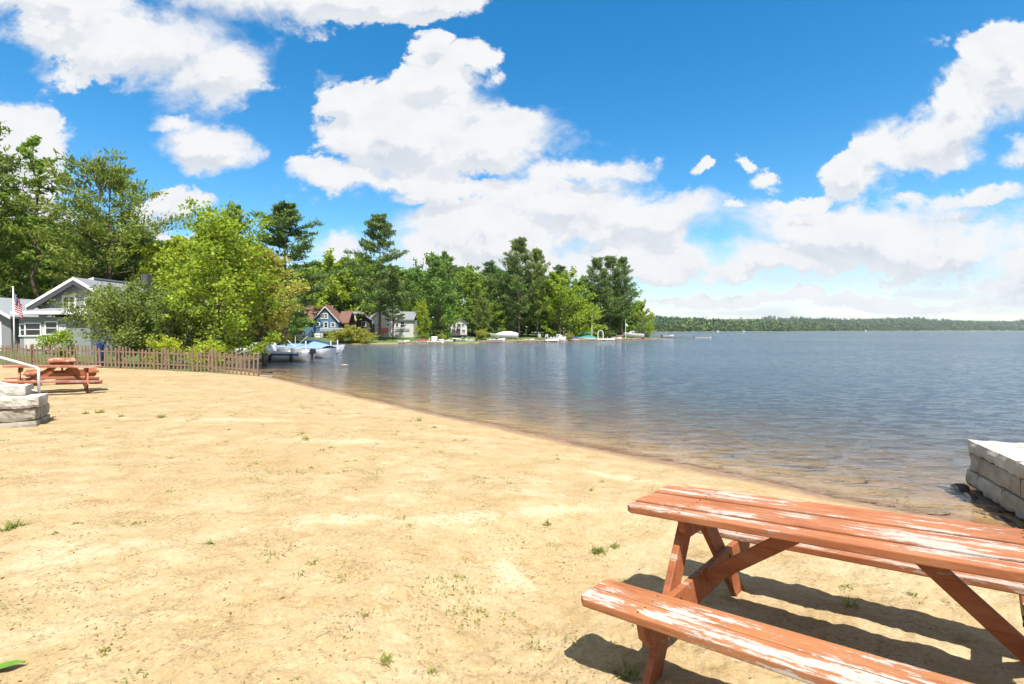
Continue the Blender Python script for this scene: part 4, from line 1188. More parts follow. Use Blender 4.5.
for px, py, w, h, bb in ((322.9, 316, 0.42, 0.75, (1, 1)), (326.3, 316, 0.42, 0.75, (1, 1)), (318, 324.5, 0.5, 0.6, (0, 1)), (326, 325, 0.5, 0.9, (0, 1)), (333, 324.8, 0.55, 0.6, (0, 1))):
    window(bc, X_(px), H_(py), w, h, 0.0, bars=bb, fw=0.14)
m = MB(); m.box((X_(318.5), -0.03, H_(336)), (X_(323) - X_(314) - 0.1, 0.06, 1.0)); m.build('foundation', M['white'], bc)
m = MB(); m.box((X_(335), -1.0, H_(331.8)), (X_(346) - X_(324), 2.0, 0.14))
for px in (324.5, 331, 338, 345.5): m.box((X_(px), -1.9, H_(333) / 2 - 0.1), (0.1, 0.1, H_(333) + 0.2))
m.build('deck', M['brown_wall'], bc)
m = MB(); m.box((X_(335), -1.95, H_(328.3)), (X_(346) - X_(324), 0.05, 0.08))
for k in range(23): m.box((X_(324) + (X_(346) - X_(324)) * k / 22, -1.95, H_(329.8)), (0.05, 0.04, 0.5))
m.build('deck_rail', M['white'], bc)
m = MB(); m.box((X_(303), 3.8, H_(303)), (0.6, 0.6, 1.3)); m.build('chimney', M['red_roof'], bc)

# white house behind the tallest pine
wp = ground_at(391, 93)
wh = empty('white_house', wp, R(-2), 'white two part house behind the trunks of the tallest pine', 'house')
Y0 = 93; zc = wp.z
X_ = lambda px: fx(px, 391, Y0); H_ = lambda py: fh(py, Y0, zc)
wall_gable(X_(372), X_(393), 0, 6, H_(317), H_(309)).build('wall', M['offwhite'], wh)
gable_roof(X_(372), X_(393), 0, 6, H_(317), H_(308.5), 0.35, 0.14).build('roof', M['grey_roof'], wh)
barge(X_(372), X_(393), 0, H_(317), H_(308.5), 0.35, 0.12, 'white', wh)
m = MB(); m.box(((X_(393) + X_(413)) / 2 + 0.02, 3, (H_(320) - 0.4) / 2), (X_(413) - X_(393), 5, H_(320) + 0.4)); m.build('wing_wall', M['offwhite'], wh)
m = MB(); m.prism([(0.2, H_(320.5)), (3, H_(312)), (5.8, H_(320.5)), (5.8, H_(319.5)), (3, H_(311)), (0.2, H_(319.5))], X_(393) + 0.05, X_(414), 'x'); m.build('wing_roof', M['grey_roof'], wh)
m = MB(); m.box((X_(401.5), 0.46, H_(330)), (X_(409) - X_(394), 0.06, 0.5)); m.build('wainscot', M['grey_wall'], wh)
for px, py, w, h in ((378.5, 324.8, 0.32, 0.3), (388.3, 324.8, 0.36, 0.3), (384, 313.5, 0.5, 0.5)):
    window(wh, X_(px), H_(py), w, h, 0.0, bars=(0, 0), fw=0.05)
window(wh, X_(402), H_(324.5), 0.75, 0.9, 0.5, bars=(0, 1), fw=0.12)
window(wh, X_(396.5), H_(325), 0.4, 0.6, 0.5, bars=(0, 0), fw=0.1)
m = MB(); m.box((X_(373.4), -0.03, H_(329)), (0.42, 0.05, 1.9)); m.build('door', M['dark_trim'], wh)
op = ground_at(383, 91.5)
M['orange'] = plain('orange_cloth', (0.52, 0.13, 0.04), 0.7, 0.15, 3)
o_ = empty('board_screen', op, 0, 'orange board screen standing against the wall of the white house', 'screen')
m = MB(); m.box((0, 0, fh(330.6, 91.5, op.z)), (1.85, 0.06, 0.9)); m.build('panel', M['orange'], o_)
m = MB()
for xx in (-0.88, 0, 0.88): m.box((xx, 0.06, fh(330.6, 91.5, op.z) / 2), (0.08, 0.05, fh(328, 91.5, op.z) + 0.3))
m.build('post', M['brown_wall'], o_)

# dark cabin between them
dp = ground_at(358, 97)
dc = empty('dark_cabin', dp, 0, 'dark shaded cabin with one white porch post, right of the blue cottage', 'cabin')
Y0 = 97; zc = dp.z
X_ = lambda px: fx(px, 358, Y0); H_ = lambda py: fh(py, Y0, zc)
wall_gable(X_(346), X_(370), 0, 6, H_(319), H_(312)).build('wall', M['brown_wall'], dc)
gable_roof(X_(346), X_(370), 0, 6, H_(319), H_(311.5), 0.4, 0.14).build('roof', M['grey_roof'], dc)
window(dc, X_(353), H_(324), 0.7, 0.8, 0.0, bars=(1, 0), fw=0.08); window(dc, X_(364), H_(324), 0.7, 0.8, 0.0, bars=(1, 0), fw=0.08)
m = MB(); m.tube([(X_(357.5), -1.4, 0), (X_(357.5), -1.4, H_(313.5))], 0.11, 8); m.build('porch_post', M['white'], dc)
m = MB(); m.prism([(-1.6, H_(314.5)), (0, H_(312.5)), (0, H_(311.5)), (-1.6, H_(313.5))], X_(350), X_(366), 'x'); m.build('porch_roof', M['grey_roof'], dc)

sp_ = ground_at(459, 99)
sc_ = empty('white_cottage', sp_, R(8), 'small white cottage with a dark door between two dark trees', 'cottage')
Y0 = 99; zc = sp_.z
X_ = lambda px: fx(px, 459, Y0); H_ = lambda py: fh(py, Y0, zc)
wall_gable(X_(450.5), X_(467), 0, 5, H_(323.5), H_(318)).build('wall', M['offwhite'], sc_)
gable_roof(X_(450.5), X_(467), 0, 5, H_(323.5), H_(317.5), 0.3, 0.13).build('roof', M['grey_roof'], sc_)
for px in (454, 458.5, 463): window(sc_, X_(px), H_(325), 0.5, 0.5, 0.0, bars=(1, 0), fw=0.07)
for px in (453.5, 463.5): window(sc_, X_(px), H_(331), 0.55, 0.6, 0.0, bars=(1, 0), fw=0.07)
m = MB(); m.box((X_(458.5), -0.03, H_(332)), (0.75, 0.05, 1.2)); m.build('door', M['dark_trim'], sc_)
m = MB(); m.box((X_(459), -1.0, H_(335)), (X_(467) - X_(451), 2.0, 0.15)); m.build('step', M['red_roof'], sc_)
gp = ground_at(513, 112)
gs = empty('grey_shed', gp, 0, 'small bluish grey shed half lost in shade left of the twin pines', 'shed')
Y0 = 112; zc = gp.z
X_ = lambda px: fx(px, 513, Y0); H_ = lambda py: fh(py, Y0, zc)
wall_gable(X_(507), X_(519), 0, 4, H_(322), H_(317)).build('wall', M['grey_wall'], gs)
gable_roof(X_(507), X_(519), 0, 4, H_(322), H_(316.5), 0.3, 0.12).build('roof', M['light_roof'], gs)
window(gs, X_(513), H_(328), 0.8, 0.8, 0.0, bars=(1, 0), fw=0.08)
for i, (px, Y, w, lab) in enumerate([(744, 780, 3, 'tiny white house at the foot of the far ridge, nearest the left'), (866, 1500, 5, 'tiny white house on the far shore in the middle of the ridge'),
        (984, 2230, 9, 'tiny white house on the far shore near the right edge'), (718, 725, 3, 'tiny tan house at the waterline of the far ridge')]):
    p = Vector(((px - 512) / F * Y, Y, 0)); p.z = max(0.5, gz(p.x, p.y, False))
    h = empty('lake_house', p, 0, lab, 'house', 'houses on the far shore')
    wall_gable(-w / 2, w / 2, 0, w * 0.7, w * 0.38, w * 0.62).build('wall', M['offwhite'], h)
    gable_roof(-w / 2, w / 2, 0, w * 0.7, w * 0.38, w * 0.6, 0.4, 0.3).build('roof', M['grey_roof'], h)

# ------------------------------------------------------------------ boats and docks
M['hull_white'] = plain('white_gelcoat', (0.60, 0.60, 0.60), 0.25, 0.03, 2, 0.5)
M['hull_red'] = plain('red_gelcoat', (0.42, 0.03, 0.04), 0.25, 0.04, 2, 0.5)
M['hull_grey'] = plain('bare_aluminium_hull', (0.45, 0.46, 0.47), 0.4, 0.08, 2, 0.5, 0.3)
M['cov_blue'] = plain('light_blue_boat_cover', (0.15, 0.235, 0.33), 0.7, 0.1, 2, 0.2, 0, 0.2)
M['cov_navy'] = plain('navy_boat_cover', (0.02, 0.035, 0.09), 0.7, 0.1, 2)
M['cov_red'] = plain('red_boat_cover', (0.14, 0.03, 0.03), 0.7, 0.1, 2)
M['cov_teal'] = plain('teal_boat_cover', (0.02, 0.15, 0.135), 0.7, 0.1, 2)
M['black'] = plain('black_rubber_and_plastic', (0.02, 0.02, 0.022), 0.5)
M['stripe_blue'] = plain('blue_hull_stripe', (0.03, 0.08, 0.30), 0.3)
M['dock_wood'] = plain('silver_grey_dock_boards', (0.30, 0.27, 0.235), 0.85, 0.15, 3, 0.2, 0, 0.3, (1, 12, 1))
M['dock_white'] = plain('white_dock_frame', (0.55, 0.55, 0.54), 0.5, 0.06)
def hull_mb(L, Bm, H, z0=-0.18, rise=0.25):
    """bow towards +x"""
    ns = 14; V = []; prof = []
    for i in range(ns + 1):
        s = i / ns
        hw = Bm / 2 * (0.90 + 0.10 * math.sin(s * 3.0)) * (1 - max(0, (s - 0.5) / 0.5) ** 2.3)
        hw = max(hw, 0.02)
        x = -L / 2 + L * s
        zt = H * (1 + rise * s * s); rake = 0.10 * L * max(0, (s - 0.7) / 0.3) ** 2
        prof.append((x, hw, zt))
        V += [(x + rake * 0.0, -hw * 0.98, zt), (x - rake * 0.25, -hw * 0.95, zt * 0.45), (x - rake * 0.6, -hw * 0.55, 0.0), (x - rake, 0, z0 + 0.12 * max(0, s - 0.6)),
              (x - rake * 0.6, hw * 0.55, 0.0), (x - rake * 0.25, hw * 0.95, zt * 0.45), (x + rake * 0.0, hw * 0.98, zt)]
    m = MB(); Fc = []
    for i in range(ns):
        for k in range(6): Fc.append((i * 7 + k, (i + 1) * 7 + k, (i + 1) * 7 + k + 1, i * 7 + k + 1))
    Fc.append(tuple(range(7)))
    m.add(V, Fc); return m, prof
def deck_mb(prof, crown=0.08, s0=0, s1=None, peak=None):
    m = MB(); V = []; Fc = []; s1 = s1 or len(prof)
    P = prof[s0:s1]
    for i, (x, hw, zt) in enumerate(P):
        q = i / (len(P) - 1); c = crown if peak is None else peak * math.sin(min(1, q * 1.25 + 0.05) * math.pi) ** 0.7 + 0.05
        for k in range(7):
            a = -1 + 2 * k / 6
            V.append((x, a * hw * 1.0, zt + 0.01 + c * (1 - a * a)))
    for i in range(len(P) - 1):
        for k in range(6): Fc.append((i * 7 + k, (i + 1) * 7 + k, (i + 1) * 7 + k + 1, i * 7 + k + 1))
    m.add(V, Fc); return m
def boat(name, loc, rz, L, Bm, H, hull, label, cat='boat', cover=None, peak=0.45, cabin=False, shield=True, motor=True, stripe=None, group='boats moored along the far bank'):
    r = empty(name, loc, rz, label, cat, group)
    m, prof = hull_mb(L, Bm, H); h = m.build('hull', M[hull], r, smooth=True)
    if stripe:
        m = MB()
        for s in (-1, 1):
            for i in range(1, len(prof) - 3):
                (x0, w0, z0), (x1, w1, z1) = prof[i], prof[i + 1]
                q = lambda w, f: s * w * (0.95 + 0.03 * (f - 0.45) / 0.55) + s * 0.006
                m.add([(x0, q(w0, .60), z0 * .60), (x1, q(w1, .60), z1 * .60), (x1, q(w1, .82), z1 * .82), (x0, q(w0, .82), z0 * .82)], [(0, 1, 2, 3)])
        m.build('stripe', M[stripe], h)
    if cover:
        deck_mb(prof, peak=peak).build('cover', M[cover], r, smooth=True)
    else:
        deck_mb(prof, 0.10, 8).build('foredeck', M['hull_white'], r, smooth=True)
        m = MB(); m.box((-L * 0.22, 0, H * 0.55), (L * 0.5, Bm * 0.8, 0.05)); m.build('cockpit_floor', M['dock_wood'], r)
        for xx in (-L * 0.1, -L * 0.28):
            m = MB(); m.box((xx, 0, H * 0.75), (0.45, Bm * 0.7, 0.3)); m.box((xx - 0.2, 0, H * 1.05), (0.1, Bm * 0.7, 0.4)); m.build('seat', M['offwhite'], r, 0.03)
        if shield:
            m = MB(); m.prism([(L * 0.06, H * 1.05), (L * 0.14, H * 1.08), (L * 0.05, H * 1.08 + 0.45), (L * 0.045, H * 1.08 + 0.45)], -Bm * 0.38, Bm * 0.38, 'y')
            m.build('windshield', M['glass'], r)
            m = MB(); m.tube([(L * 0.14, -Bm * 0.39, H * 1.1), (L * 0.048, -Bm * 0.39, H * 1.1 + 0.46), (L * 0.048, Bm * 0.39, H * 1.1 + 0.46), (L * 0.14, Bm * 0.39, H * 1.1)], 0.025, 6); m.build('windshield_frame', M['metal'], r)
    if cabin:
        m = MB(); m.prism([(-L * 0.02, H), (L * 0.28, H * 1.1), (L * 0.2, H + 0.62), (L * 0.02, H + 0.72)], -Bm * 0.33, Bm * 0.33, 'y'); cb = m.build('cabin', M['hull_white'], r, 0.05)
        for s in (-1, 1):
            m = MB(); m.prism([(L * 0.03, H + 0.3), (L * 0.2, H + 0.33), (L * 0.17, H + 0.52), (L * 0.04, H + 0.58)], s * Bm * 0.332, s * Bm * 0.342, 'y'); m.build('pane', M['glass'], cb)
    if motor:
        m = MB(); m.prism([(-L / 2 - 0.42, H * 0.78), (-L / 2 - 0.03, H * 0.72), (-L / 2 - 0.02, H * 0.72 + 0.30), (-L / 2 - 0.14, H * 0.72 + 0.4), (-L / 2 - 0.36, H * 0.72 + 0.36)], -0.15, 0.15, 'y'); m.box((-L / 2 - 0.16, 0, H * 0.4), (0.14, 0.10, 0.6)); m.box((-L / 2 - 0.16, 0, H * -0.2), (0.32, 0.1, 0.14))
        m.build('outboard_motor', M['black'], r, 0.04)
    return r
def bxy(px, Y): return ((px - 512) / F * Y, Y, 0.0)
def bimini(r, x0, x1, Bm, z0, z1, mat):
    m = MB(); n = 8
    V = []
    for i in range(n + 1):
        for k in range(7):
            a = -1 + 2 * k / 6
            V.append((x0 + (x1 - x0) * i / n, a * Bm / 2, z1 + 0.12 * math.cos(a * 1.3) + 0.05 * math.sin(i / n * math.pi)))
    m.add(V, [(i * 7 + k, (i + 1) * 7 + k, (i + 1) * 7 + k + 1, i * 7 + k + 1) for i in range(n) for k in range(6)])
    m.build('canopy', M[mat], r, smooth=True)
    m = MB()
    for s in (-1, 1):
        xm = (x0 + x1) / 2
        for xe in (x0, x1, xm): m.tube([(xm, s * Bm / 2, z0), (xe, s * Bm / 2, z1 + 0.04)], 0.02, 6)
    m.build('canopy_frame', M['metal'], r)

GN_ = 'boats in the cove behind the fence'
b1_ = boat('motor_boat', bxy(272, 35.2), R(178), 5.4, 2.1, 0.62, 'hull_white', 'white open motor boat with a blue stripe at the near end of the white dock', 'boat', None, 0.4, True, True, True, 'stripe_blue', GN_)
m = MB()
for x in (-1.9, -0.4, 1.0): m.tube([(x, 1.10, 0.55), (x, 1.12, 0.46), (x, 1.12, 0.08), (x, 1.10, 0.02)], [0.03, 0.11, 0.11, 0.03], 10)
m.build('fender', M['black'], b1_, smooth=True)
b2_ = boat('covered_boat', bxy(298, 39.5), R(165), 5.6, 2.2, 0.72, 'hull_white', 'white boat under a light blue cover with a black canopy, behind the open motor boat', 'boat', 'cov_blue', 0.5, False, False, False, None, GN_)
bimini(b2_, -1.6, 0.6, 1.9, 0.8, 1.62, 'black')
b3_ = boat('covered_boat', bxy(317, 47), R(12), 5.0, 2.1, 0.62, 'hull_white', 'boat under a dark navy cover on the second dock', 'boat', 'cov_navy', 0.55, False, False, True, 'stripe_blue', GN_)
def dock(loc, rz, L, W, z, label, posts, white=True, post_h=0.9, group='docks'):
    r = empty('dock', loc, rz, label, 'dock', group)
    m = MB()
    n = max(4, int(L / 0.16))
    for i in range(n): m.box((L * (i + 0.5) / n, 0, z), (L / n - 0.012, W, 0.035))
    m.build('deck', M['dock_wood'], r)
    m = MB()
    for s in (-1, 1): m.box((L / 2, s * (W / 2 + 0.021), z - 0.09), (L, 0.04, 0.26))
    for e in (-0.021, L + 0.021): m.box((e, 0, z - 0.09), (0.04, W + 0.08, 0.26))
    m.build('frame', M['dock_white' if white else 'dock_wood'], r)
    for (x, s, h) in posts:
        m = MB(); m.tube([(x, s * (W / 2 + 0.10), -1.2), (x, s * (W / 2 + 0.10), z + h)], 0.055, 8); m.build('post', M['dock_white' if white else 'metal'], r)
    return r
p = bxy(310, 37.3)
dock((-17.9 - 2.0, 37.6, 0), R(-2), 4.9, 1.1, 0.38, 'white framed dock beside the light blue covered boat, with one tall white post', [(4.75, -1, 0.95), (2.3, -1, 0.2), (0.3, 1, 0.4)])
dock((bxy(308, 45.2)[0], 45.2, 0), R(3), 2.55, 1.0, 0.34, 'second white dock with a pair of white posts at its tip', [(2.2, -1, 0.85), (2.45, 1, 0.9), (0.2, -1, 0.3)])
for i, (px, py, r_, lab) in enumerate([(267, 372.2, 0.30, 'largest dark stone in the shallows at the fence end'), (277, 371.2, 0.17, 'middle dark stone in the shallows near the dock'), (283.5, 371.6, 0.13, 'smallest dark stone, right of the other two in the shallows'),
                                (344, 365.5, 0.26, 'pale flat stone just breaking the water in the cove')]):
    Y = EYE * F / (py - HOR); m = stone_mesh(r_, 50 + i, (1.0, 0.7, 0.26))
    o = m.build('stone', M['dark_stone'] if i < 3 else M['stone'], None, smooth=True); o.location = ((px - 512) / F * Y, Y, 0.02)
    tag(o, lab, 'stone', 'stones in the shallow water')
m = MB(); m.box((0, 0, 0), (0.62, 0.16, 0.035)); o = m.build('plank', M['dock_wood'], None, 0.004); px_, Y_ = 265, 22.6
o.location = ((px_ - 512) / F * Y_, Y_, max(0.03, gz((px_ - 512) / F * Y_, Y_, False) + 0.03)); o.rotation_euler = (0, R(4), R(8)); tag(o, 'pale washed up plank at the waterline by the last picket', 'plank')

boat('covered_boat', bxy(421, 83.2), R(175), 3.0, 1.6, 0.42, 'hull_white', 'small white boat under a red cover at the bank below the white house', 'boat', 'cov_red', 0.28, False, False, False)
boat('rowing_boat', bxy(403, 83), R(10), 2.2, 1.1, 0.30, 'hull_white', 'little white dinghy lying at the bank below the tallest pine', 'boat', None, 0, False, False, False)
dp_ = Vector(bxy(434.5, 85)); dp_.z = 0.35
m = MB(); m.box((0, 0, 0.3), (0.95, 0.6, 0.6)); m.prism([(-0.33, 0.6), (0.33, 0.6), (0.33, 0.66), (0, 0.76), (-0.33, 0.7)], -0.5, 0.5, 'x'); o = m.build('dock_box', M['hull_white'], None, 0.03); o.location = dp_; tag(o, 'white storage box on the bank right of the red covered boat', 'box')
boat('motor_boat', bxy(464, 88), R(182), 4.0, 1.8, 0.5, 'hull_grey', 'bare grey aluminium boat with a black outboard below the small white cottage', 'boat', None, 0, False, True, True)
boat('speed_boat', bxy(496, 88.5), R(8), 3.3, 1.7, 0.5, 'hull_white', 'low white speedboat with a red stripe in front of the white covered boat', 'boat', None, 0, False, True, False, 'cov_red')
bb = boat('covered_boat', bxy(504, 93.5), R(176), 5.4, 2.0, 0.6, 'hull_white', 'long boat shrink wrapped in white standing on the bank left of the twin pines', 'boat', 'hull_white', 0.55, False, False, False)
bb.location.z = 0.75
m = MB()
for x in (-1.8, 0, 1.6): m.box((x, 0, -0.42), (0.15, 1.5, 0.55))
m.build('cradle', M['dock_wood'], bb)
boat('cuddy_boat', bxy(557, 97), R(-20), 3.6, 1.8, 0.65, 'hull_white', 'white cuddy boat with a dark windscreen right of the garden chairs', 'boat', None, 0, True, True, True)
sb = boat('sail_boat', bxy(586, 104), R(172), 3.9, 1.8, 0.62, 'hull_white', 'white sailing boat with a bare mast under a teal cover', 'boat', 'cov_teal', 0.42, False, False, False)
m = MB(); m.tube([(-1.2, 0, 0.6), (-1.2, 0, 6.4)], [0.07, 0.05], 8); m.build('mast', M['dock_white'], sb)
m = MB(); m.tube([(-1.2, 0, 1.5), (1.3, 0, 1.55)], [0.12, 0.09], 8); m.build('boom', M['cov_teal'], sb)
boat('skiff', bxy(616, 112.5), R(5), 2.6, 1.3, 0.45, 'hull_white', 'white skiff lying left of the white flagstaff', 'boat', None, 0, False, False, True)
kb = MB()
kp = []
for i in range(9):
    s = i / 8; kp.append(((s - 0.5) * 2.6, 0, 0.0))
kb.tube(kp, [0.02, 0.16, 0.24, 0.28, 0.29, 0.28, 0.24, 0.16, 0.02], 10)
ko = kb.build('kayak', M['red_roof'], None, smooth=True); kx = bxy(619, 116); ko.location = (kx[0], kx[1], gz(kx[0], kx[1], False) + 0.55); ko.rotation_euler = (0, R(-6), R(12)); tag(ko, 'rust red kayak on the bank under the dark pine clump', 'kayak')
pb = boat('motor_boat', bxy(634, 124), R(175), 4.6, 2.1, 0.85, 'hull_white', 'white boat with a raised tower, last in the row at the tip of the land', 'boat', None, 0, True, True, True)
pb.location.z = 0.45
m = MB()
for s in (-1, 1): m.tube([(-1.6, s * 0.9, 0.9), (-1.2, s * 0.8, 2.1), (-0.4, s * 0.8, 2.2), (0.0, s * 0.9, 1.0)], 0.05, 6)
m.box((-0.8, 0, 2.2), (1.1, 1.7, 0.08)); m.build('tower', M['black'], pb)
dock((bxy(588, 107)[0], 107, 0), R(4), 5.6, 1.3, 0.35, 'low dock under the white arch left of the dark pine clump', [(1, -1, 0.4), (4, -1, 0.4)], True)
dock((bxy(626, 127)[0], 127, 0), R(0), 4.3, 1.4, 0.30, 'low dock under the last white boat at the tip of the land', [(0.3, -1, 0.5), (4, -1, 0.5)], False)
ar = empty('garden_arch', (bxy(600.5, 107)[0], 107.05, 0.37), 0, 'white arched gateway standing on the low dock', 'arch')
for s in (-1, 1):
    m = MB(); m.box((s * 0.55, 0, 0.6), (0.14, 0.3, 1.2)); m.build('post', M['white'], ar)
m = MB()
for i in range(10):
    a0, a1 = math.pi * i / 10, math.pi * (i + 1) / 10
    m.add([(0.48 * math.cos(a0), y, 1.2 + 0.48 * math.sin(a0)) for y in (-0.15, 0.15)] + [(0.62 * math.cos(a0), y, 1.2 + 0.62 * math.sin(a0)) for y in (-0.15, 0.15)] +
          [(0.48 * math.cos(a1), y, 1.2 + 0.48 * math.sin(a1)) for y in (-0.15, 0.15)] + [(0.62 * math.cos(a1), y, 1.2 + 0.62 * math.sin(a1)) for y in (-0.15, 0.15)],
          [(0, 1, 5, 4), (2, 6, 7, 3), (0, 4, 6, 2), (1, 3, 7, 5)])
m.build('arch', M['white'], ar)
fpp = Vector(bxy(625.5, 119)); fpp.z = gz(fpp.x, fpp.y, False)
fs = empty('flagstaff', (fpp.x, fpp.y, max(0.1, fpp.z)), 0, 'thin white flagstaff with a small pale pennant beside the last white boat', 'flagstaff')
m = MB(); m.tube([(0, 0, -0.5), (0, 0, 4.6)], [0.07, 0.05], 8); m.build('pole', M['white'], fs)
m = MB()
m.add([(0.06 + 0.07 * i, 0.03 * math.sin(i * 1.3), 3.55 - 0.05 * i + dz) for i in range(8) for dz in (0.0, -0.42)], [(2 * i, 2 * i + 2, 2 * i + 3, 2 * i + 1) for i in range(7)])
m.build('pennant', M['white'], fs)
dock((bxy(470, 87)[0], 86.5, 0), R(95), 3.4, 1.1, 0.36, 'short dock running out beside the bare grey aluminium boat', [(3.2, -1, 0.5), (3.2, 1, 0.5), (0.5, 1, 0.4)], False)
dock((bxy(545, 95)[0], 95.5, 0), R(8), 2.6, 1.2, 0.36, 'low dock between the garden chairs and the white cuddy boat', [(2.4, -1, 0.5), (0.4, -1, 0.5)], True)
dock((bxy(428, 82.5)[0], 82.3, 0), R(4), 2.6, 1.0, 0.34, 'little dock right of the red covered boat, below the white storage box', [(2.4, -1, 0.5), (0.3, -1, 0.5)], True)
boat('skiff', bxy(446, 85.2), R(170), 2.6, 1.2, 0.42, 'hull_white', 'small white skiff lying between the storage box and the bare aluminium boat', 'boat', None, 0, False, False, True)
boat('rowing_boat', bxy(528, 94.5), R(6), 2.4, 1.1, 0.34, 'hull_grey', 'grey rowing boat at the stone edging below the twin pines', 'boat', None, 0, False, False, False)
boat('covered_boat', bxy(572, 100.2), R(176), 2.8, 1.4, 0.45, 'hull_white', 'small boat under a navy cover at the lime bushes right of the cuddy boat', 'boat', 'cov_navy', 0.35, False, False, False)
# garden chairs on the bank
def chair(loc, rz, label):
    r = empty('garden_chair', loc, rz, label, 'chair', 'garden chairs on the far bank')
    m = MB(); m.box((0, 0, 0.38), (0.6, 0.55, 0.05), (R(-10), 0, 0)); m.build('seat', M['dock_wood'], r)
    m = MB()
    for k in range(5): m.box((-0.24 + 0.12 * k, 0.38, 0.72), (0.1, 0.03, 0.8), (R(-20), 0, 0))
    m.build('backrest', M['dock_wood'], r)
    for s in (-1, 1):
        m = MB(); m.box((s * 0.34, -0.22, 0.29), (0.07, 0.07, 0.58)); m.build('leg', M['dock_wood'], r)
        m = MB(); m.box((s * 0.34, 0.25, 0.26), (0.07, 0.07, 0.52)); m.build('leg', M['dock_wood'], r)
        m = MB(); m.box((s * 0.34, 0, 0.61), (0.13, 0.75, 0.04)); m.build('armrest', M['dock_wood'], r)
for px, rz, lab in ((540, 15, 'left of two grey garden chairs on the bank beside the twin pines'), (546.5, -10, 'right of two grey garden chairs on the bank beside the twin pines')):
    q = bxy(px, 98.5); chair((q[0], q[1], gz(q[0], q[1], False)), R(rz), lab)
# stone edging along the bank
edge = empty('stone_edging', (0, 0, 0), 0, 'low tan stone edging along the water under the twin pines', 'edging')
rs2 = np.random.default_rng(12)
mm = MB()
for seg, n in ((((-5.5, 86.3), (-2, 91)), 14), (((-2, 91), (9, 97)), 32), (((9, 97), (24, 112)), 44), (((24, 112), (34, 126)), 30), (((-18, 79.8), (-10, 82.3)), 16)):
    for i in range(n):
        t_ = (i + 0.5) / n
        st = stone_mesh(rs2.uniform(0.18, 0.36), int(rs2.integers(1, 900)), (1.0, 0.8, 0.75))
        off = np.array([seg[0][0] + (seg[1][0] - seg[0][0]) * t_ - 0.1, seg[0][1] + (seg[1][1] - seg[0][1]) * t_ + rs2.uniform(-0.1, 0.4), 0.12])
        mm.add([tuple(np.array(p) + off) for p in st.v], st.f)
M['tan_stone'] = rock_concrete('tan_edging_stone', (0.19, 0.16, 0.12), (0.09, 0.075, 0.055))
mm.build('stones', M['tan_stone'], edge, smooth=True)
boat('rowing_boat', bxy(668, 150), R(4), 3.6, 1.5, 0.55, 'hull_grey', 'small dark rowing boat out on the open lake beyond the tip of the land', 'boat', None, 0, False, False, True)
dock((bxy(694, 142)[0], 142, 0), R(1), 4.6, 1.6, 0.16, 'low bathing raft lying alone on the open lake', [(4.4, -1, 0.4)], False)

# ------------------------------------------------------------------ small things on the sand
lz = lambda px, py: None
def on_sand(px, py):
    """follow the sight line of a spot of the photograph down to the sand"""
    Y = 1.2
    for i in range(4000):
        Y *= 1.0016
        x = (px - 512) / F * Y
        if EYE - (py - HOR) / F * Y <= gz(x, Y): return Vector((x, Y, gz(x, Y)))
    return Vector((x, Y, 0))
def weed(px, py, h, n, label, seed, mat='weed'):
    h *= 0.8; p = on_sand(px, py); rng = np.random.default_rng(seed)
    m = MB()
    for i in range(int(n * 2.6)):
        a = rng.uniform(0, 6.28); l = h * rng.uniform(0.5, 1.2); w = 0.045 * l + 0.0016
        o = np.array([rng.normal() * h * 0.35, rng.normal() * h * 0.35, -0.004])
        el = R(rng.uniform(25, 80)); d = np.array([math.cos(a) * math.cos(el), math.sin(a) * math.cos(el), math.sin(el)])
        P = curve(o, d, l, 4, rng, -0.7, 0.05); s = np.array([-math.sin(a), math.cos(a), 0]) * w
        V = []
        for k in range(5):
            q = (1 - (k / 4) ** 1.6); V += [P[k] - s * q, P[k] + s * q]
        m.add(V, [(2 * k, 2 * k + 1, 2 * k + 3, 2 * k + 2) for k in range(4)])
    o = m.build('weed', M[mat], None); o.location = p
    tag(o, label, 'weed', 'weed tufts on the sand')
weed(548, 526, 0.07, 16, 'small dark green weed tuft in the middle of the sand, left of the table end', 1)
weed(600, 554, 0.09, 34, 'bright green spreading weed clump left of the red bench', 2)
weed(616, 549, 0.07, 20, 'olive weed clump touching the bright clump left of the red bench', 3)
weed(592, 492, 0.06, 14, 'little weed tuft above the left end of the red table', 4)
weed(383, 668, 0.07, 18, 'weed tuft at the bottom edge in the middle of the sand', 5)
weed(430, 677, 0.05, 12, 'tiny green tuft at the bottom edge left of the bench shadow', 6)
weed(629, 678, 0.13, 12, 'upright green grass tuft in the shade of the near bench leg', 7)
weed(855, 610, 0.09, 12, 'thin dry tuft in the sun under the red table', 8)
weed(160, 418, 0.12, 30, 'round olive weed in the left part of the sand', 9)
weed(99, 413, 0.13, 30, 'olive weed between the block steps and the fence', 10)
weed(84, 414, 0.10, 26, 'flat olive weed right of the block steps', 11)
weed(418, 421, 0.13, 16, 'upright weed near the water in the middle of the beach', 12)
weed(434, 428, 0.10, 14, 'lower weed right of the upright weed near the water', 13)
weed(305, 440, 0.10, 20, 'weed tuft in the open sand below the fence end', 14)
weed(8, 530, 0.12, 30, 'weed tuft at the left edge of the sand', 15)
weed(206, 546, 0.06, 18, 'flat green weed in the middle of the left sand', 16)
weed(120, 417, 0.10, 22, 'weed between the two olive weeds and the fence', 17)
weed(408, 527, 0.04, 10, 'speck of a weed in the pale drift', 18)

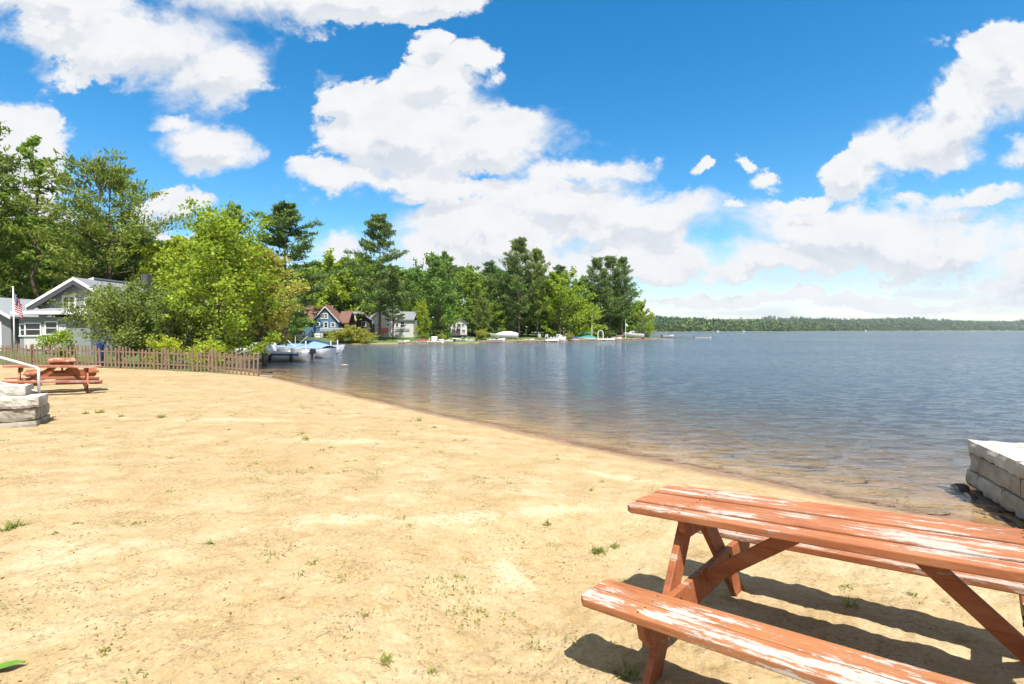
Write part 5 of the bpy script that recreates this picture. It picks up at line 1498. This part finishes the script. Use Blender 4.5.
m = MB(); V = []
lp_ = on_sand(-9, 678)
n = 10
for i in range(n + 1):
    s = i / n; w = 0.030 * math.sin(min(1, s * 1.02 + 0.02) * math.pi) ** 0.6 + 0.001
    for k, a in enumerate((-1, 0, 1)): V.append((-0.07 + 0.165 * s, a * w + 0.02 * s * s, 0.007 + 0.014 * math.sin(s * 2.6) + abs(a) * 0.006))
m.add(V, [(3 * i + k, 3 * i + k + 1, 3 * i + k + 4, 3 * i + k + 3) for i in range(n) for k in range(2)])
m2_, t_ = new_mat('fresh_leaf'); bsdf(t_, t_.mix(t_.noise(coord(t_), 30, 3), (0.060, 0.145, 0.010), (0.12, 0.21, 0.020)), 0.45); M['fresh_leaf'] = m2_
o = m.build('green_leaf', M['fresh_leaf'], None, smooth=True); o.location = lp_; o.rotation_euler = (0, 0, R(22)); tag(o, 'single fresh green leaf lying on the sand in the bottom left corner', 'leaf')

def litter():
    rng = np.random.default_rng(77)
    N = 340000
    r = 1.6 * (15 / 1.6) ** rng.uniform(0, 1, N) ** 1.25; a = np.radians(rng.uniform(-55, 55, N))
    x = r * np.sin(a); y = r * np.cos(a)
    d = signed_dist(x, y)
    pat = vnoise(x * 1.3, y * 1.3, 41) * 0.35 + vnoise(x * 4.1, y * 4.1, 42) * 0.4 + vnoise(x * 11, y * 11, 43) * 0.35 - 0.05
    lf = np.clip(0.30 - x / 7.0, 0.10, 0.9)
    ok = (d > 0.25) & (rng.uniform(0, 1, N) < np.maximum(np.clip(pat * 2.2, 0.07, 1) * lf, 0.5 * (np.abs(d - 0.75 - 0.2 * vnoise(x * 2, y * 2, 44)) < 0.16)))
    x, y, r = x[ok], y[ok], r[ok]
    z = ground_z(x, y) + 0.003
    P = np.stack([x, y, z], 1)
    V, Qd = leaves(P, np.clip(rng.gamma(1.6, 0.0045, len(x)), 0.003, 0.035), rng, 0.38, 4.0, None, 0.08)
    return fast_mesh('leaf_litter', V, Qd, M['litter'])
M['litter'] = leafmat('dry_leaf_litter', (0.085, 0.062, 0.022), (0.20, 0.15, 0.055), 0.1, (0.16, 0.18, 0.045))
tag(link('leaf_litter', litter()), 'tiny dry leaf bits and twigs sprinkled over the sand', 'litter', None, 'stuff')

def sprigs():
    rng = np.random.default_rng(91); P = []
    N = 5200
    r = 2.2 * (17 / 2.2) ** rng.uniform(0, 1, N); a = np.radians(rng.uniform(-50, 44, N))
    x = r * np.sin(a); y = r * np.cos(a); d = signed_dist(x, y)
    pat = vnoise(x * 0.8, y * 0.8, 51) * 0.6 + vnoise(x * 2.7, y * 2.7, 52) * 0.5
    ok = (d > 0.9) & (rng.uniform(0, 1, N) < np.clip(pat * 1.6, 0.02, 1) * np.clip(0.35 - x / 9, 0.15, 1))
    for px_, py_ in zip(x[ok], y[ok]):
        n = int(rng.integers(8, 26)); s = rng.uniform(0.012, 0.045)
        q = np.stack([px_ + rng.normal(size=n) * s * 1.3, py_ + rng.normal(size=n) * s * 1.3, np.abs(rng.normal(size=n)) * s * 0.35], 1)
        q[:, 2] += ground_z(q[:, 0], q[:, 1]) + 0.004
        P.append(q)
    P = np.concatenate(P)
    V, Qd = leaves(P, 0.026, rng, 0.30, 0.6, None, 0.1)
    return fast_mesh('low_weeds', V, Qd, M['weed'])
tag(link('low_weeds', sprigs()), 'sparse low weed sprigs creeping over the sand', 'weeds', None, 'stuff')

# ------------------------------------------------------------------ sky, sun, camera
SUN_EL, SUN_AZ = 62.5, 163.0      # azimuth from +Y (away from the camera) towards +X
world = bpy.data.worlds.new('World'); scene.world = world; world.use_nodes = True
t = NT(world.node_tree); t.n.clear()
out = t.new('ShaderNodeOutputWorld')
bg = t.new('ShaderNodeBackground'); bg.inputs['Strength'].default_value = 0.075
sky = t.new('ShaderNodeTexSky'); sky.sky_type = 'NISHITA'; sky.sun_disc = False
sky.sun_elevation = R(SUN_EL); sky.sun_rotation = R(SUN_AZ)
sky.altitude = 100; sky.air_density = 1.0; sky.dust_density = 0.3; sky.ozone_density = 2.5
g = t.new('ShaderNodeNewGeometry')
tc = t.new('ShaderNodeTexCoord')
dirv = tc.outputs['Generated']
sep = t.new('ShaderNodeSeparateXYZ'); t.l.new(dirv, sep.inputs[0])
ay = t.math('MAXIMUM', t.math('ABSOLUTE', sep.outputs[1]), 0.12)
u = t.math('DIVIDE', sep.outputs[0], ay)
v = t.math('DIVIDE', sep.outputs[2], ay)
cmb = t.new('ShaderNodeCombineXYZ'); t.l.new(u, cmb.inputs[0]); t.l.new(v, cmb.inputs[1])
# one cloud bank = an ellipse of directions: (bearing, height, half width, half height, turn, weight), hundredths of the horizon distance
def ell(px, py, rx, ry, rot=0, w=1.0): return ((px - 512) / F, (HOR - py) / F, rx / F, ry / F, R(rot), w)
BANKS = [ell(150, 38, 125, 48, -4), ell(215, 75, 62, 42, 10), ell(70, 12, 95, 34), ell(355, 0, 120, 32, 3), ell(250, -10, 100, 40), ell(440, -12, 60, 22),
         ell(222, 155, 50, 27, -6), ell(188, 128, 28, 14, -20),
         ell(20, 150, 66, 62), ell(0, 205, 80, 48), ell(165, 212, 55, 16, 12), ell(195, 245, 70, 14),
         ell(402, 140, 92, 58, 0, 1.1), ell(432, 92, 52, 42), ell(492, 140, 84, 38), ell(345, 185, 72, 22), ell(437, 55, 22, 22), ell(478, 72, 24, 24), ell(345, 95, 34, 28), ell(420, 192, 90, 16),
         ell(560, 205, 100, 42), ell(490, 238, 120, 40), ell(645, 222, 88, 32), ell(440, 255, 60, 26), ell(345, 250, 40, 18), ell(590, 170, 60, 16), ell(595, 232, 70, 24), ell(700, 300, 120, 12, 0, 0.75), ell(900, 300, 180, 12, 0, 0.8), ell(600, 260, 130, 24),
         ell(692, 171, 13, 12, 0, 0.8), ell(739, 164, 11, 22, 40, 0.8), ell(764, 180, 22, 13, 15, 0.8), ell(730, 210, 14, 7),
         ell(1010, 75, 72, 62, 25), ell(945, 128, 110, 40, 32, 1.05), ell(865, 172, 62, 26, 28), ell(800, 201, 46, 13, 12), ell(1022, 155, 30, 16, 20), ell(1060, 30, 70, 40, 20),
         ell(850, 235, 150, 36, -2), ell(960, 245, 130, 34), ell(780, 258, 100, 22), ell(1060, 265, 120, 40), ell(975, 205, 60, 10, 12), ell(730, 272, 40, 9),
         ell(1180, 180, 140, 70, 20), ell(-160, 120, 140, 90), ell(1300, 60, 160, 60), ell(-350, 200, 200, 60)]
grp = bpy.data.node_groups.new('cloud_cover', 'ShaderNodeTree')
grp.interface.new_socket('Vector', in_out='INPUT', socket_type='NodeSocketVector')
grp.interface.new_socket('Cover', in_out='OUTPUT', socket_type='NodeSocketFloat')
gt = NT(grp); gi = gt.new('NodeGroupInput'); go = gt.new('NodeGroupOutput')
vec = gi.outputs[0]
wob = gt.noise(gt.mapping(vec, scale=(3.2, 4.5, 1)), 1.0, 3, 0.55, 0, 'Color')
wv = gt.vmath('SCALE', gt.vmath('SUBTRACT', wob, (0.5, 0.5, 0.5)), None, 0.16)
wob2 = gt.noise(gt.mapping(vec, scale=(14, 18, 1)), 1.0, 7, 0.66, 0, 'Color')
wv2 = gt.vmath('SCALE', gt.vmath('SUBTRACT', wob2, (0.5, 0.5, 0.5)), None, 0.095)
wvec = gt.vmath('ADD', gt.vmath('ADD', vec, wv), wv2)
acc = None
for (cu, cv, ru, rv, rot, w) in BANKS:
    mp = gt.mapping(wvec, (ru * 1.45, rv * 1.45, 1), (0, 0, rot), (cu, cv, 0), 'TEXTURE')
    gr = gt.new('ShaderNodeTexGradient', gradient_type='SPHERICAL'); gt.l.new(mp, gr.inputs[0])
    o = gr.outputs['Fac'] if w == 1.0 else gt.math('MULTIPLY', gr.outputs['Fac'], w)
    acc = o if acc is None else gt.math('SMOOTH_MAX', acc, o, 0.12)
n1 = gt.noise(gt.mapping(vec, scale=(7, 9, 1)), 1.0, 10, 0.66, 0.35)
dens = gt.math('ADD', acc, gt.math('MULTIPLY', gt.math('SUBTRACT', n1, 0.5), 1.15))
gt.l.new(dens, go.inputs[0])
def cover(vv):
    nd = t.new('ShaderNodeGroup'); nd.node_tree = grp; t.l.new(vv, nd.inputs[0]); return nd.outputs[0]
c0 = cover(cmb.outputs[0])
c1 = cover(t.vmath('ADD', cmb.outputs[0], (0.010, 0.036, 0)))
# thin bright veil low over the horizon
# scattered cloud added overhead and behind, out of view, to whiten the fill light
over = t.math('MAXIMUM', t.smooth(v, 0.80, 1.05), t.smooth(sep.outputs[1], 0.10, -0.10))
no = t.noise(t.mapping(dirv, scale=(1, 1, 1.3)), 3.4, 7, 0.62, 0.3)
dome = t.math('MULTIPLY', over, t.smooth(no, 0.42, 0.54))
low = t.math('MULTIPLY', t.smooth(v, 0.20, 0.06), t.smooth(t.noise(t.mapping(cmb.outputs[0], scale=(2.2, 22, 1)), 1.0, 5, 0.6), 0.30, 0.62))
soft = t.smooth(t.noise(t.mapping(cmb.outputs[0], scale=(2.6, 3.4, 1), loc=(3, 1, 0)), 1.0, 3, 0.5), 0.42, 0.62)
fac = t.smooth(c0, t.math('MULTIPLY_ADD', soft, -0.06, 0.28), t.math('MULTIPLY_ADD', soft, 0.42, 0.42))
fac = t.math('MAXIMUM', fac, dome)
fac = t.math('MAXIMUM', fac, t.math('MULTIPLY', low, 0.85))
fac = t.math('MULTIPLY', fac, t.smooth(v, -0.02, 0.0))
# thick parts towards the underside are greyer
thick = t.smooth(t.math('SUBTRACT', c1, c0), -0.05, 0.22)
body = t.smooth(c0, 0.40, 0.95)
grey = t.math('MULTIPLY', t.math('MULTIPLY_ADD', body, 0.45, 0.45), thick)
puff = t.noise(t.mapping(cmb.outputs[0], scale=(10, 15, 1)), 1.0, 6, 0.6)
grey = t.math('ADD', grey, t.math('MULTIPLY', t.smooth(puff, 0.42, 0.70), 0.26), clamp=True)
ccol = t.mix(grey, (5.85, 5.92, 6.0), (4.15, 4.5, 5.0))
hsv = t.new('ShaderNodeHueSaturation'); t.l.new(sky.outputs[0], hsv.inputs['Color'])
hsv.inputs['Saturation'].default_value = 1.42; hsv.inputs['Value'].default_value = 1.28; hsv.inputs['Hue'].default_value = 0.492
fin = t.mix(fac, hsv.outputs[0], ccol)
t.l.new(fin, bg.inputs[0]); t.l.new(bg.outputs[0], out.inputs[0])

sl = bpy.data.lights.new('sun', 'SUN'); sl.energy = 5.0; sl.angle = R(0.53); sl.color = (1.0, 0.965, 0.90)
so = bpy.data.objects.new('sun', sl); col.objects.link(so)
sd = Vector((math.sin(R(SUN_AZ)) * math.cos(R(SUN_EL)), math.cos(R(SUN_AZ)) * math.cos(R(SUN_EL)), math.sin(R(SUN_EL))))
so.rotation_euler = sd.to_track_quat('Z', 'Y').to_euler(); so.location = sd * 50

cam = bpy.data.cameras.new('camera'); co = bpy.data.objects.new('camera', cam); col.objects.link(co)
cam.sensor_width = 36; cam.lens = F / 1024 * 36; cam.clip_start = 0.05; cam.clip_end = 20000
co.location = (0, 0, EYE); co.rotation_euler = (R(90 - math.degrees(math.atan((342 - HOR) / F))), 0, 0)
scene.camera = co
vs = scene.view_settings
vs.view_transform = 'Standard'; vs.look = 'None'; vs.gamma = 1.0; vs.use_curve_mapping = False
vs.exposure = 1.08
scene.cycles.sample_clamp_indirect = 4.0; scene.cycles.sample_clamp_direct = 12.0
scene.cycles.max_bounces = 8; scene.cycles.transparent_max_bounces = 8

# ------------------------------------------------------------------ the air
hm = bpy.data.materials.new('summer_haze'); hm.use_nodes = True
ht = NT(hm.node_tree); ht.n.clear()
ho = ht.new('ShaderNodeOutputMaterial'); pv = ht.new('ShaderNodeVolumePrincipled')
pv.inputs['Color'].default_value = (0.80, 0.88, 1.0, 1); pv.inputs['Density'].default_value = 0.00007; pv.inputs['Anisotropy'].default_value = 0.2
ht.l.new(pv.outputs[0], ho.inputs['Volume'])
m = MB(); m.box((0, 0, 60), (13000, 13000, 134)); o = m.build('haze', hm); tag(o, kind='stuff')
o['label'] = 'thin summer haze over the whole lake'; o['category'] = 'haze'
